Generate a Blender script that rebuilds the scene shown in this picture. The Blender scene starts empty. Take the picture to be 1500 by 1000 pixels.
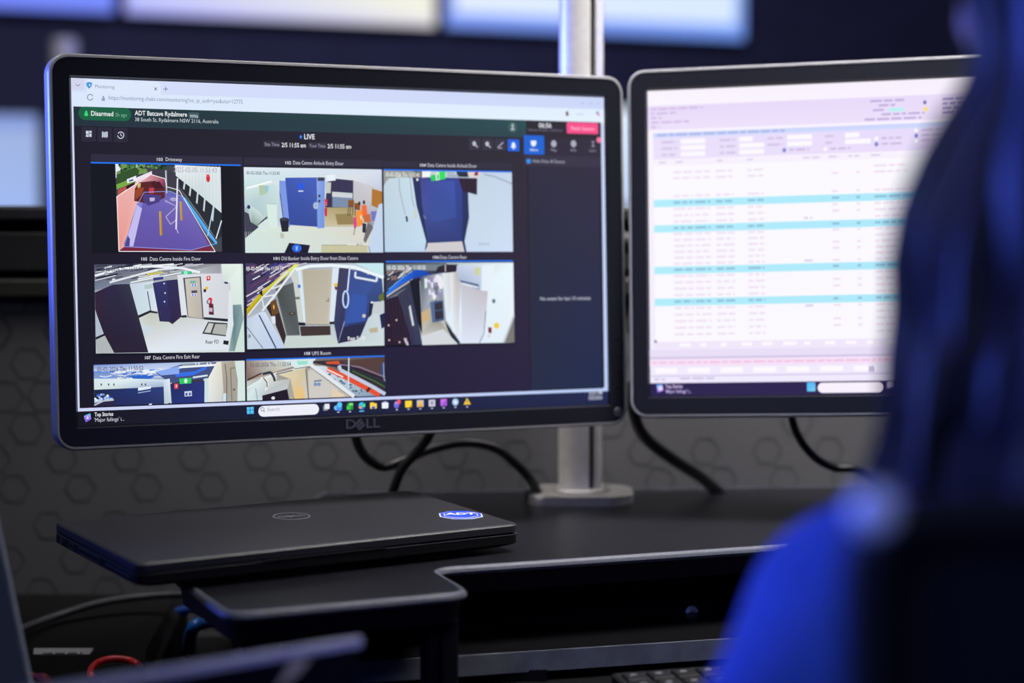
import bpy, bmesh, math, random
from mathutils import Vector, Matrix, Euler
import numpy as np

# ------------------------------------------------------------------ camera, world, lights, exposure
S = bpy.context.scene
C = S.collection
CZ = 1.149                      # eye height
FPX = 2600.0                    # focal length in pixels of the 1500 px frame
HZ = 345.0                      # image row of the horizon
cam_d = bpy.data.cameras.new('camera'); cam = bpy.data.objects.new('camera', cam_d); C.objects.link(cam)
cam_d.sensor_width = 36.0; cam_d.lens = FPX / 1500 * 36
cam.location = (0, 0, CZ)
cam.rotation_euler = (math.pi / 2 - math.atan((500 - HZ) / FPX), 0, 0)
cam_d.dof.use_dof = True; cam_d.dof.focus_distance = 1.445; cam_d.dof.aperture_fstop = 2.4
cam_d.clip_start = 0.02
S.camera = cam
S.view_settings.view_transform = 'Standard'; S.view_settings.look = 'None'
S.view_settings.exposure = 0.0; S.view_settings.gamma = 1.0
S.view_settings.use_curve_mapping = False
wd = bpy.data.worlds.new('world'); S.world = wd; wd.use_nodes = True
wd.node_tree.nodes['Background'].inputs[0].default_value = (0.55, 0.6, 1.0, 1)
wd.node_tree.nodes['Background'].inputs[1].default_value = 0.025

def area(name, loc, target, size, power, color, sizey=None, spread=180):
    d = bpy.data.lights.new(name, 'AREA'); d.energy = power; d.color = color
    d.shape = 'RECTANGLE'; d.size = size; d.size_y = sizey or size; d.spread = math.radians(spread)
    o = bpy.data.objects.new(name, d); C.objects.link(o); o.location = loc
    o.rotation_euler = (Vector(target) - Vector(loc)).to_track_quat('-Z', 'Y').to_euler()
    return o
area('ceiling_lamp', (0.55, 1.46, 2.2), (0.30, 1.8, 1.0), 0.6, 12.0, (1.0, 0.96, 0.95), spread=78)
area('left_ceiling_lamp', (-0.6, 1.4, 2.2), (-0.02, 1.74, 1.05), 0.5, 1.7, (1.0, 0.95, 0.91), spread=38)
area('far_fill', (-1.3, 2.5, 2.8), (-0.8, 3.3, 0.8), 0.8, 10.0, (1.0, 0.96, 0.95), spread=110)  # unseen fill, added to light the far post and wall neutrally
area('front_fill', (0.1, -0.9, 2.8), (0.0, 1.3, 0.9), 0.8, 8.0, (0.85, 0.9, 1.0))  # unseen weak fill, added to lift bezels and other front faces
area('blue_wall_lamp', (-2.2, 2.2, 1.42), (-0.2, 1.2, 1.05), 0.9, 46.0, (0.07, 0.13, 1.0), 0.12, spread=130)
area('blue_front_lamp', (-1.6, -1.3, 2.2), (0.22, 0.72, 1.12), 0.4, 1.15, (0.12, 0.2, 1.0), spread=26)
area('blue_side_lamp', (2.4, 2.6, 1.7), (0.1, 1.7, 1.2), 0.8, 8.0, (0.10, 0.15, 1.0))
area('far_blue_fill', (0.2, 3.3, 2.8), (0.0, 5.2, 1.4), 1.6, 40.0, (0.46, 0.46, 1.0), 0.6)  # unseen blue fill, added to lift the far wall out of black

# ------------------------------------------------------------------ helpers
def at(px, py, Y):
    """the point at depth Y that the picture shows at (px, py)"""
    p = math.atan((500 - HZ) / FPX)
    dx = (px - 750) / FPX; dz = (500 - py) / FPX
    y = math.cos(p) + dz * math.sin(p); z = -math.sin(p) + dz * math.cos(p)
    return Vector((dx / y * Y, Y, CZ + z / y * Y))

def on_plane(px, py, z):
    a = at(px, py, 1.0); k = (z - CZ) / (a.z - CZ)
    return Vector((a.x * k, k, z))

def lin(c):
    c = c / 255.0
    return c / 12.92 if c <= 0.04045 else ((c + 0.055) / 1.055) ** 2.4

def rgb(r, g, b): return (lin(r), lin(g), lin(b), 1.0)

MATS = {}
def mat(name, col, rough=0.5, metal=0.0, spec=0.5, noise=0.0, scale=60.0, bump=0.0, aniso=0.0, coat=0.0, sheen=0.0):
    if name in MATS: return MATS[name]
    m = bpy.data.materials.new(name); m.use_nodes = True; nt = m.node_tree
    b = nt.nodes['Principled BSDF']
    b.inputs['Roughness'].default_value = rough; b.inputs['Metallic'].default_value = metal
    b.inputs['Specular IOR Level'].default_value = spec
    b.inputs['Coat Weight'].default_value = coat
    b.inputs['Anisotropic'].default_value = aniso
    b.inputs['Sheen Weight'].default_value = sheen
    tc = nt.nodes.new('ShaderNodeTexCoord'); nz = nt.nodes.new('ShaderNodeTexNoise')
    nz.inputs['Scale'].default_value = scale; nz.inputs['Detail'].default_value = 4
    nt.links.new(tc.outputs['Object'], nz.inputs['Vector'])
    rp = nt.nodes.new('ShaderNodeValToRGB')
    lo = tuple(c * (1 - noise) for c in col[:3]) + (1,); hi = tuple(min(1, c * (1 + noise)) for c in col[:3]) + (1,)
    rp.color_ramp.elements[0].color = lo; rp.color_ramp.elements[1].color = hi
    rp.color_ramp.elements[0].position = 0.3; rp.color_ramp.elements[1].position = 0.7
    nt.links.new(nz.outputs['Fac'], rp.inputs['Fac']); nt.links.new(rp.outputs['Color'], b.inputs['Base Color'])
    if bump:
        bp = nt.nodes.new('ShaderNodeBump'); bp.inputs['Strength'].default_value = bump
        bp.inputs['Distance'].default_value = 0.001
        nt.links.new(nz.outputs['Fac'], bp.inputs['Height']); nt.links.new(bp.outputs['Normal'], b.inputs['Normal'])
    MATS[name] = m; return m

def emit_mat(name, strength=1.0):
    """a backlit display: the picture colours sit in the mesh, the panel gives them off"""
    if name in MATS: return MATS[name]
    m = bpy.data.materials.new(name); m.use_nodes = True; nt = m.node_tree
    b = nt.nodes['Principled BSDF']; b.inputs['Base Color'].default_value = (0.004, 0.004, 0.005, 1)
    b.inputs['Roughness'].default_value = 0.6; b.inputs['Specular IOR Level'].default_value = 0.15
    a = nt.nodes.new('ShaderNodeVertexColor'); a.layer_name = 'Col'
    nt.links.new(a.outputs['Color'], b.inputs['Emission Color']); b.inputs['Emission Strength'].default_value = strength
    MATS[name] = m; return m

def link(name, me, m=None, parent=None, smooth=False):
    o = bpy.data.objects.new(name, me); C.objects.link(o)
    if m: me.materials.append(m)
    if parent: o.parent = parent
    if smooth:
        me.polygons.foreach_set('use_smooth', [True] * len(me.polygons))
        try: me.set_sharp_from_angle(angle=math.radians(40))
        except Exception: pass
    return o

def obj(name, bm, m=None, parent=None, smooth=False):
    bmesh.ops.recalc_face_normals(bm, faces=bm.faces)
    me = bpy.data.meshes.new(name); bm.to_mesh(me); bm.free()
    return link(name, me, m, parent, smooth)

def tag(o, label=None, cat=None, group=None, kind=None):
    if label: o['label'] = label
    if cat: o['category'] = cat
    if group: o['group'] = group
    if kind: o['kind'] = kind
    return o

def thing(name, loc, label, cat, group=None, rz=0.0):
    o = bpy.data.objects.new(name, None); C.objects.link(o); o.location = loc; o.rotation_euler = (0, 0, rz)
    o.empty_display_size = 0.05
    return tag(o, label, cat, group)

def box(bm, x0, y0, z0, x1, y1, z1, bev=0.0, seg=2):
    r = bmesh.ops.create_cube(bm, size=1.0)
    for v in r['verts']:
        v.co = Vector(((x0 + x1) / 2 + v.co.x * (x1 - x0), (y0 + y1) / 2 + v.co.y * (y1 - y0), (z0 + z1) / 2 + v.co.z * (z1 - z0)))
    if bev:
        es = list({e for v in r['verts'] for e in v.link_edges})
        bmesh.ops.bevel(bm, geom=es, offset=bev, segments=seg, affect='EDGES', profile=0.5)
    return bm

def bx(*a, **k): return box(bmesh.new(), *a, **k)

def prism(pts, z0, z1, bev=0.0, seg=3, bm=None, bottom=False):
    bm = bm or bmesh.new()
    lo = [bm.verts.new((p[0], p[1], z0)) for p in pts]; hi = [bm.verts.new((p[0], p[1], z1)) for p in pts]
    n = len(pts)
    bm.faces.new(lo[::-1]); top = bm.faces.new(hi)
    for i in range(n): bm.faces.new((lo[i], lo[(i + 1) % n], hi[(i + 1) % n], hi[i]))
    if bev:
        bmesh.ops.bevel(bm, geom=list(top.edges), offset=bev, segments=seg, affect='EDGES', profile=0.5)
    return bm

def round_poly(pts, radii, n=6):
    out = []; N = len(pts)
    for i, p in enumerate(pts):
        p = Vector(p[:2]); r = radii[i] if isinstance(radii, (list, tuple)) else radii
        a = (Vector(pts[i - 1][:2]) - p).normalized(); b = (Vector(pts[(i + 1) % N][:2]) - p).normalized()
        if r <= 0: out.append(p); continue
        ang = a.angle(b); d = r / math.tan(ang / 2)
        p0 = p + a * d; p1 = p + b * d
        for k in range(n + 1):
            t = k / n; out.append((p0 * (1 - t) + p * t) * (1 - t) + (p * (1 - t) + p1 * t) * t)
    return out

def lathe(prof, n=32, bm=None, M=None):
    """prof: (radius, z) pairs"""
    bm = bm or bmesh.new(); rings = []
    for r, z in prof:
        ring = []
        for k in range(n):
            a = 2 * math.pi * k / n; v = Vector((r * math.cos(a), r * math.sin(a), z))
            ring.append(bm.verts.new(M @ v if M else v))
        rings.append(ring)
    for a, b in zip(rings, rings[1:]):
        for k in range(n): bm.faces.new((a[k], a[(k + 1) % n], b[(k + 1) % n], b[k]))
    bm.faces.new(rings[0][::-1]); bm.faces.new(rings[-1])
    return bm

def spline(pts, n=10):
    P = [Vector(p) for p in pts]; P = [2 * P[0] - P[1]] + P + [2 * P[-1] - P[-2]]; out = []
    for i in range(1, len(P) - 2):
        for k in range(n):
            t = k / n
            out.append(0.5 * ((2 * P[i]) + (-P[i - 1] + P[i + 1]) * t + (2 * P[i - 1] - 5 * P[i] + 4 * P[i + 1] - P[i + 2]) * t * t
                              + (-P[i - 1] + 3 * P[i] - 3 * P[i + 1] + P[i + 2]) * t ** 3))
    out.append(P[-2]); return out

def tube(path, r, n=10, bm=None, flat=1.0):
    bm = bm or bmesh.new(); path = [Vector(p) for p in path]; rings = []; up = Vector((0.13, 0.31, 0.94)).normalized()
    for i, p in enumerate(path):
        t = (path[min(i + 1, len(path) - 1)] - path[max(i - 1, 0)])
        t = t.normalized() if t.length > 1e-9 else Vector((0, 0, 1))
        s = t.cross(up)
        if s.length < 1e-3: s = t.cross(Vector((1, 0, 0)))
        s.normalize(); w = s.cross(t).normalized(); up = w
        rr = r[i] if isinstance(r, (list, tuple)) else r
        rings.append([bm.verts.new(p + (s * math.cos(2 * math.pi * k / n) + w * flat * math.sin(2 * math.pi * k / n)) * rr) for k in range(n)])
    for a, b in zip(rings, rings[1:]):
        for k in range(n): bm.faces.new((a[k], a[(k + 1) % n], b[(k + 1) % n], b[k]))
    bm.faces.new(rings[0][::-1]); bm.faces.new(rings[-1])
    return bm

def cable(name, pts, r, m, label, parent=None, n=12):
    o = obj(name, tube(spline(pts, n), r, 10), m, parent, True)
    if label: tag(o, label, 'cable')
    return o

def rrect(w, h, r, y, n=7):
    out = []
    for cx, cz, a0 in ((w / 2 - r, h / 2 - r, 0), (-w / 2 + r, h / 2 - r, 90), (-w / 2 + r, -h / 2 + r, 180), (w / 2 - r, -h / 2 + r, 270)):
        for k in range(n + 1):
            a = math.radians(a0 + 90 * k / n); out.append(Vector((cx + r * math.cos(a), y, cz + r * math.sin(a))))
    return out

def loft(loops, cap0=False, cap1=False, closed=True, bm=None):
    bm = bm or bmesh.new(); L = [[bm.verts.new(p) for p in lp] for lp in loops]; n = len(L[0])
    for a, b in zip(L, L[1:]):
        for k in range(n): bm.faces.new((a[k], a[(k + 1) % n], b[(k + 1) % n], b[k]))
    if cap0: bm.faces.new(L[0][::-1])
    if cap1: bm.faces.new(L[-1])
    return bm

# ------------------------------------------------------------------ flat pictures on screens
TEXTS = {}
def text_meshes(strings):
    made = []
    for s, bold in strings:
        cu = bpy.data.curves.new('t', 'FONT'); cu.body = s; cu.size = 1.0; cu.resolution_u = 2; cu.offset = 0.012 if bold else 0.0
        o = bpy.data.objects.new('t', cu); C.objects.link(o); made.append((s, bold, o, cu))
    bpy.context.view_layer.update(); dg = bpy.context.evaluated_depsgraph_get()
    for s, bold, o, cu in made:
        me = bpy.data.meshes.new_from_object(o.evaluated_get(dg))
        co = np.empty(len(me.vertices) * 3); me.vertices.foreach_get('co', co); co = co.reshape(-1, 3)
        TEXTS[(s, bold)] = (co[:, :2].copy(), [tuple(p.vertices) for p in me.polygons], (co[:, 0].min(), co[:, 0].max()) if len(co) else (0, 1))
        bpy.data.meshes.remove(me); bpy.data.objects.remove(o); bpy.data.curves.remove(cu)

def homography(src, dst):
    A = []; b = []
    for (x, y), (u, v) in zip(src, dst):
        A.append([x, y, 1, 0, 0, 0, -u * x, -u * y]); b.append(u)
        A.append([0, 0, 0, x, y, 1, -v * x, -v * y]); b.append(v)
    h = np.linalg.solve(np.array(A, float), np.array(b, float))
    return np.append(h, 1).reshape(3, 3)

class Canvas:
    """one flat printed/backlit picture of 1920 x 1080 dots, as coloured faces on the screen glass"""
    STEP = 4e-6
    def __init__(s, W, H, hom, base=2e-4):
        s.W, s.H, s.hom = W, H, hom; s.v = []; s.f = []; s.c = []; s.y = -base; s.todo = []; s.crop = (0, 0, 1)
    def win(s, x0, y0, sc): s.crop = (x0, y0, sc); return s
    def uv(s, p):
        x = s.crop[0] + p[0] / s.crop[2]; y = s.crop[1] + p[1] / s.crop[2]
        q = s.hom @ np.array([x, y, 1.0]); return (q[0] / q[2], q[1] / q[2])
    def loc(s, u, v): return ((u / 1920 - 0.5) * s.W, s.y, (0.5 - v / 1080) * s.H)
    def _add(s, uvs, faces, col):
        o = len(s.v); s.v += [s.loc(*q) for q in uvs]; s.f += [tuple(i + o for i in f) for f in faces]
        s.c += [rgb(*col[i * len(col) // len(uvs)]) for i in range(len(uvs))] if isinstance(col, list) else [rgb(*col)] * len(uvs)
        s.y -= s.STEP
    def clip(s, uvs):
        b = getattr(s, 'bounds', None)
        return [(min(max(u, b[0]), b[2]), min(max(v, b[1]), b[3])) for u, v in uvs] if b else uvs
    def R(s, u0, v0, u1, v1, col, r=0):
        if r <= 0: s._add([(u0, v0), (u1, v0), (u1, v1), (u0, v1)], [(0, 1, 2, 3)], col); return
        r = min(r, (u1 - u0) / 2, (v1 - v0) / 2); pts = []
        for cx, cy, a0 in ((u1 - r, v1 - r, 0), (u0 + r, v1 - r, 90), (u0 + r, v0 + r, 180), (u1 - r, v0 + r, 270)):
            pts += [(cx + r * math.cos(math.radians(a0 + 18 * k)), cy + r * math.sin(math.radians(a0 + 18 * k))) for k in range(6)]
        s._add(pts, [tuple(range(len(pts)))], col)
    def rect(s, x0, y0, x1, y1, col, r=0):
        a = s.uv((x0, y0)); b = s.uv((x1, y1)); s.R(a[0], a[1], b[0], b[1], col, r)
    def P(s, pts, col):
        s._add(s.clip([s.uv(p) for p in pts]), [tuple(range(len(pts)))], col)
    def L(s, pts, w, col):
        q = s.clip([s.uv(p) for p in pts])
        if s.crop[2] > 1: w *= 0.8
        for a, b in zip(q, q[1:]):
            d = (b[0] - a[0], b[1] - a[1]); l = math.hypot(*d)
            if l < 1e-6: continue
            n = (-d[1] / l * w / 2, d[0] / l * w / 2)
            o = len(s.v); s.v += [s.loc(a[0] + n[0], a[1] + n[1]), s.loc(b[0] + n[0], b[1] + n[1]), s.loc(b[0] - n[0], b[1] - n[1]), s.loc(a[0] - n[0], a[1] - n[1])]
            s.f.append((o, o + 1, o + 2, o + 3)); s.c += [rgb(*col)] * 4
        s.y -= s.STEP
    def E(s, p, rx, ry, col, n=18):
        """ellipse at picture point p, radii in screen dots"""
        u, v = s.uv(p)
        if s.crop[2] > 1 and rx <= 10: rx *= 0.72; ry *= 0.72
        s._add(s.clip([(u + rx * math.cos(2 * math.pi * k / n), v + ry * math.sin(2 * math.pi * k / n)) for k in range(n)]), [tuple(range(n))], col)
    def T(s, txt, p0, p1, size, col, bold=False):
        """text whose baseline runs from picture point p0 to p1 (p1 None: natural width)"""
        s.todo.append((txt, bold, s.uv(p0), s.uv(p1) if p1 else None, size, col, s.y)); s.y -= s.STEP
    def build(s, name, m, parent, label=None):
        for txt, bold, a, b, size, col, y in s.todo:
            co, fs, (x0, x1) = TEXTS[(txt, bold)]
            k = (b[0] - a[0]) / (x1 - x0) if b else size
            sv = s.y; s.y = y
            s._add([(a[0] + (x - x0) * k, a[1] - yy * size) for x, yy in co], fs, col); s.y = sv
        me = bpy.data.meshes.new(name); me.from_pydata(s.v, [], s.f)
        at_ = me.color_attributes.new('Col', 'FLOAT_COLOR', 'POINT')
        at_.data.foreach_set('color', np.array(s.c, float).ravel())
        o = link(name, me, m, parent)
        if label: o['label'] = label
        return o

# ------------------------------------------------------------------ what the left screen shows
SW, SH = 0.4766, 0.2782
H1 = homography([(101.2, 113.8), (885.6, 143.2), (889.5, 592.3), (117, 623.5)], [(0, 0), (1920, 0), (1920, 1080), (0, 1080)])
H2 = homography([(947.9, 133.5), (1756, 98.5), (1770, 572), (953, 580)], [(0, 0), (1920, 0), (1920, 1080), (0, 1080)])
rnd = random.Random(7)
WHITE = (238, 242, 250); INK = (36, 34, 50)
CAN = []
def canvas(hom, name, label, base):
    c = Canvas(SW, SH, hom, base); CAN.append((c, name, label)); return c

def screen_one():
    out = []
    def new(name, label, base):
        c = Canvas(SW, SH, H1, base); out.append((c, name, label)); return c
    # --- browser window and the web page behind the pictures
    c = new('browser_window', 'pale browser bars and thin white window border', 1e-4)
    c.R(0, 0, 1920, 1036, [(214, 222, 250), (205, 215, 248), (188, 208, 250), (205, 212, 245)])
    c.R(0, 42, 1920, 92, [(218, 230, 252), (224, 238, 254), (228, 242, 255), (218, 230, 252)])
    c.R(0, 0, 42, 36, (212, 214, 240), 6)
    c.P([(105, 123), (112, 126), (119, 124)], (212, 214, 240)); c.L([(108, 123), (111.5, 126), (115, 123.6)], 2.2, (130, 135, 165))
    q = c.uv((233, 120))[0]; c.R(50, 3, q, 46, (222, 232, 253), 8)
    c.P([(124, 121), (128, 120), (132.5, 121), (132, 126), (128, 130), (124.6, 126)], (70, 150, 225)); c.E((129, 124.5), 3, 4, (170, 215, 250))
    c.T('Monitoring', (137, 128.8), (165.5, 130), 16, (135, 140, 170))
    c.T('x', (223.6, 132.4), (228.4, 132.6), 21, (60, 64, 90)); c.L([(237.5, 130.2), (244, 130.5)], 2, (95, 100, 135)); c.L([(240.7, 127), (240.8, 133.6)], 2, (95, 100, 135))
    for k in range(14):
        a0 = math.radians(20 + 23 * k); a1 = math.radians(20 + 23 * (k + 1))
        c.L([(129.8 + 4 * math.cos(a0), 142.5 + 4.4 * math.sin(a0)), (129.8 + 4 * math.cos(a1), 142.5 + 4.4 * math.sin(a1))], 2.4, (110, 120, 150))
    c.rect(146.8, 143.6, 151.6, 148, (150, 160, 190), 2); c.rect(147.8, 140.6, 150.6, 144, (150, 160, 190), 4)
    c.T('https://monitoring.chekt.com/monitoring?no_ip_auth=yes&site=12775', (157, 146), (354, 155), 19, (132, 140, 172))
    c.E((831.5, 167), 6, 9, (110, 80, 90)); c.E((833, 165), 3, 4, (220, 190, 185)); c.L([(845, 168), (856, 168.4)], 3, (190, 200, 225))
    c.E((876, 166), 5, 6, (120, 130, 190)); c.E((878, 169), 5, 5, (245, 150, 190))
    for x in (854, 866, 877): c.L([(x - 2, 151.5 + (x - 854) * .02), (x + 2, 151.7 + (x - 854) * .02)], 3, (165, 175, 210))
    c.R(6, 88, 1906, 1024, (28, 29, 42), 9)
    c.R(6, 88, 1906, 300, [(31, 28, 44), (42, 37, 52), (42, 37, 52), (31, 28, 44)], 0)
    c.R(6, 300, 1640, 1024, [(31, 28, 44), (42, 37, 52), (36, 28, 62), (21, 21, 36)])
    # --- page header
    c = new('page_header', 'dark green site header with status pill and clock line', 3e-4)
    c.R(6, 88, 1608, 148, [(33, 50, 58), (36, 76, 80), (38, 66, 76), (36, 50, 62)])
    c.rect(112.5, 156, 190.5, 178, (30, 98, 70), 22)
    c.rect(121.6, 165.4, 126.8, 170.2, (60, 215, 120), 2); c.rect(122.6, 162.4, 125.8, 166, (60, 215, 120), 4)
    c.T('Disarmed', (131.5, 169.6), (164, 170.9), 21, (240, 246, 246), True)
    c.T('2h ago', (167, 170.8), (184, 171.4), 16, (125, 180, 155))
    c.T('ADT Batcave Rydalmere', (195.5, 169), (272.5, 172.2), 21, (240, 244, 248), True)
    c.rect(274.6, 164.8, 290, 174, (66, 92, 100), 3); c.T('9996', (276.5, 172.8), (288.5, 173.2), 14, (190, 205, 210), True)
    c.T('38 South St, Rydalmere NSW 2116, Australia', (196, 177.8), (318.5, 181.7), 17, (205, 215, 220))
    c.E((751, 187), 17, 19, (62, 92, 96)); c.E((751, 184.6), 5, 6, (165, 185, 190)); c.P([(747.4, 191.5), (751, 186.5), (754.6, 191.5)], (165, 185, 190))
    for x, y in ((128, 197), (151.6, 197.7), (175, 198.4)):
        c.rect(x - 11, y - 11, x + 11, y + 11, (43, 41, 58), 5)
    for dx, dy, w, h in ((-4, -4.6, 4.2, 5.2), (.8, -4.6, 3.6, 3), (-4, 1.4, 4.2, 3), (.8, -.6, 3.6, 5)):
        c.rect(128 + dx, 196.6 + dy, 128 + dx + w, 196.6 + dy + h, (205, 212, 225))
    for k, dx in enumerate((-4.2, -1.2, 1.8)):
        c.P([(151.8 + dx, 193 + (k % 2) * 1.2), (154.3 + dx, 193.6 - (k % 2) * .2), (154.3 + dx, 201 + (k % 2)), (151.8 + dx, 202.4 - (k % 2))], (195, 202, 218))
    for k in range(13):
        a0 = math.radians(-150 + 25 * k); a1 = math.radians(-150 + 25 * (k + 1))
        c.L([(175.2 + 4.6 * math.cos(a0), 198.5 + 4.8 * math.sin(a0)), (175.2 + 4.6 * math.cos(a1), 198.5 + 4.8 * math.sin(a1))], 2.6, (205, 212, 225))
    c.L([(175.2, 195.5), (175.2, 198.8), (177.4, 200)], 2.2, (205, 212, 225))
    c.E((439.5, 201.2), 9, 11, (24, 38, 80)); c.E((439.5, 201.2), 4, 5, (60, 140, 240))
    c.T('LIVE', (444.6, 204.4), (460, 204.9), 24, (238, 240, 246), True)
    c.rect(384.5, 206.5, 409.5, 217, (50, 47, 64), 2); c.rect(450, 208.8, 477, 219, (50, 47, 64), 2)
    c.T('Site Time', (386.5, 214.4), (408, 215), 16, (160, 160, 178)); c.T('2/5 11:55 am', (411.5, 216), (447, 217.2), 20, (236, 238, 245), True)
    c.T('Your Time', (452, 216.4), (475.5, 217.2), 16, (160, 160, 178)); c.T('2/5 11:55 am', (479, 217.8), (513.5, 219), 20, (236, 238, 245), True)
    for x, y, on in ((695, 212.2, 0), (714, 212.7, 0), (733, 213.2, 0), (752, 213.8, 1)):
        c.rect(x - 8.6, y - 9, x + 8.6, y + 9, (28, 98, 222) if on else (52, 49, 66), 4)
        if on:
            c.E((x, y - .6), 7, 9, (240, 245, 255)); c.rect(x - 3.6, y + 1.4, x + 3.6, y + 3.4, (240, 245, 255)); c.E((x, y + 4.6), 3, 3, (240, 245, 255))
        elif x < 720:
            c.E((x - .6, y - 1), 7, 8, (190, 192, 205)); c.L([(x + 1, y + 1), (x + 4.4, y + 4.4)], 4, (190, 192, 205))
        else:
            c.L([(x - 4, y + 4), (x + 4, y - 4)], 4, (170, 172, 188)); c.L([(x - 4, y + 4.4), (x + 2.6, y + 4.6)], 3, (170, 172, 188))
    # --- sidebar on the right
    c = new('event_sidebar', 'dark event list column with pink button', 3e-4)
    c.R(1612, 92, 1896, 1020, [(42, 36, 54), (46, 38, 56), (28, 40, 76), (30, 40, 66)])
    c.R(1606, 92, 1612, 1012, (30, 28, 46))
    c.R(1612, 92, 1888, 148, (38, 34, 48)); c.rect(768, 228.5, 881, 246, (52, 47, 66))
    c.T('06:56', (789.5, 187.5), (808, 188.4), 24, (235, 238, 246), True); c.T('February 05 2026, 11:55:43 am', (774, 192.4), (824, 194.2), 13, (120, 116, 140))
    c.rect(830.5, 179.5, 877, 197.5, (246, 78, 138), 5); c.T('Finish Session', (837, 191), (871.5, 192), 17, (252, 190, 214), True)
    c.rect(767.4, 198.8, 797.4, 227.6, (22, 98, 212), 2)
    c.P([(777.6, 207), (785.8, 207), (785.4, 213), (781.7, 216), (778, 213)], (235, 242, 252)); c.T('Alarm', (776, 222), (788, 222.4), 13, (225, 235, 250), True)
    for x, t in ((811.5, 'Map'), (840.5, 'Info')):
        c.E((x, 211.5), 11, 12, (172, 174, 190)); c.T(t, (x - 4.2, 222.4), (x + 4.2, 222.7), 13, (160, 162, 180))
    c.P([(866.6, 207.5), (871.8, 207.8), (869.2, 212)], (140, 140, 156)); c.P([(866.6, 216), (871.8, 216.2), (869.2, 211)], (140, 140, 156)); c.T('Later', (864, 223), (874, 223.4), 13, (150, 152, 168))
    c.E((878, 206), 10, 10, (248, 118, 158))
    c.rect(771.2, 233.8, 777.6, 240.6, (55, 140, 235), 3); c.T('Hide False AI Events', (780.5, 239.4), (827.5, 240.4), 17, (176, 178, 196))
    c.T('No event for last 10 minutes', (791, 441.4), (864.5, 441.6), 18, (186, 190, 206), True)
    # --- task bar
    c = new('taskbar', 'dark task bar with a row of app icons', 2e-4)
    c.R(0, 1034, 1920, 1080, [(20, 19, 30), (28, 38, 80), (26, 34, 74), (20, 19, 30)])
    c.P([(126, 608), (134.5, 604.5), (136, 613), (128.5, 617.6)], [(60, 190, 230), (60, 190, 230), (150, 110, 240), (130, 90, 240)])
    c.P([(125.2, 608.6), (134.6, 606.6), (135, 612.4), (127.4, 616.8)], [(165, 150, 250), (190, 160, 250), (140, 110, 235), (110, 80, 225)]); c.P([(129, 613), (130.6, 608.6), (132.4, 612.4)], (235, 230, 255))
    c.T('Top Stories', (140.8, 609.2), (168, 608.2), 17.5, (240, 240, 248), True); c.T("'Major failings' i...", (140.6, 617), (184, 615.2), 17, (205, 208, 222))
    for dx, dy in ((0, 0), (5.3, -.3), (.2, 5.2), (5.5, 4.9)):
        c.rect(362.4 + dx, 596.2 + dy, 367.2 + dx, 600.8 + dy, [(120, 215, 250), (90, 195, 245), (50, 165, 235), (80, 190, 245)])
    a = c.uv((379, 592.6)); b = c.uv((467.6, 603.4)); c.R(a[0], 1039, b[0], 1074, (238, 238, 250), 18)
    for k in range(12):
        a0 = math.radians(30 * k); a1 = math.radians(30 * k + 30)
        c.L([(385.2 + 2.5 * math.cos(a0), 599.2 + 2.6 * math.sin(a0)), (385.2 + 2.5 * math.cos(a1), 599.2 + 2.6 * math.sin(a1))], 2, (90, 95, 130))
    c.L([(386.8, 601), (388.6, 603)], 2.2, (90, 95, 130)); c.T('Search', (392.5, 602), (410, 601.3), 17, (150, 150, 175))
    ic = lambda k: (478.5 + 17.08 * k, 596.6 - .68 * k)
    x, y = ic(0); c.rect(x - 5, y - 2.6, x + 2, y + 4.6, (140, 140, 165), 1); c.rect(x - 2.8, y - 5, x + 4.4, y + 2.2, (232, 232, 245), 1)
    x, y = ic(1); c.E((x - 3, y + 1.5), 8, 8, (110, 185, 250)); c.E((x + 1.6, y + 2), 10, 9, (70, 140, 240)); c.E((x + 2, y - 3), 9, 9, (90, 200, 250))
    x, y = ic(2); c.rect(x - 4, y - 4.6, x + 4.6, y + 4.8, (40, 150, 60), 3); c.rect(x - 1.6, y - 5, x + 4.6, y - 1.2, (120, 225, 110), 2); c.rect(x - 5, y - .6, x + .6, y + 4.6, (70, 200, 80), 2)
    x, y = ic(3); c.E((x, y), 12, 12, (40, 130, 215)); c.P([(x - 1, y - 1), (x + 5, y - 4), (x + 5.4, y + 1), (x + 2, y + 1.4)], (70, 225, 160)); c.E((x - 2, y + 2), 6, 5, (235, 160, 120)); c.P([(x - 5, y - 1), (x - 2, y - 5), (x + 3, y - 5), (x, y - 2)], (60, 205, 225))
    x, y = ic(4); c.rect(x - 5, y - 4.4, x + 1, y, (250, 190, 60), 2); c.rect(x - 5, y - 3, x + 5, y + 4.4, (252, 212, 70), 2); c.rect(x - 2.6, y + 1.4, x + 2.6, y + 4.4, (60, 90, 220), 3)
    x, y = ic(5); c.rect(x - 4.8, y - 3.6, x + 4.8, y + 4.8, (236, 240, 252), 3); c.rect(x - 2, y - 5, x + 2, y - 3.4, (180, 195, 235), 1)
    x, y = ic(6); c.E((x - .5, y + 1), 10, 11, (110, 105, 215)); c.E((x - 1, y - 2), 6, 6, (150, 145, 240)); c.E((x + 3, y - 4), 7, 8, (245, 90, 100))
    x, y = ic(7); c.rect(x - 5, y - 4.6, x + 5, y + 4.8, (250, 215, 50), 2); c.P([(x + 1, y + 4.8), (x + 5, y + 1), (x + 5, y + 4.8)], (190, 140, 20))
    x, y = ic(8); c.rect(x - 5, y - 4.8, x + 5, y + 4.8, (196, 196, 214), 2); c.E((x, y - .6), 8, 9, (240, 196, 90)); c.rect(x - 3.4, y + 1.6, x + 3.4, y + 4.8, (235, 170, 60))
    x, y = ic(9); c.rect(x - 4.8, y - 4.6, x + 4.8, y + 4.8, (206, 208, 226), 2); c.E((x, y), 6, 7, (170, 150, 190))
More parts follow.
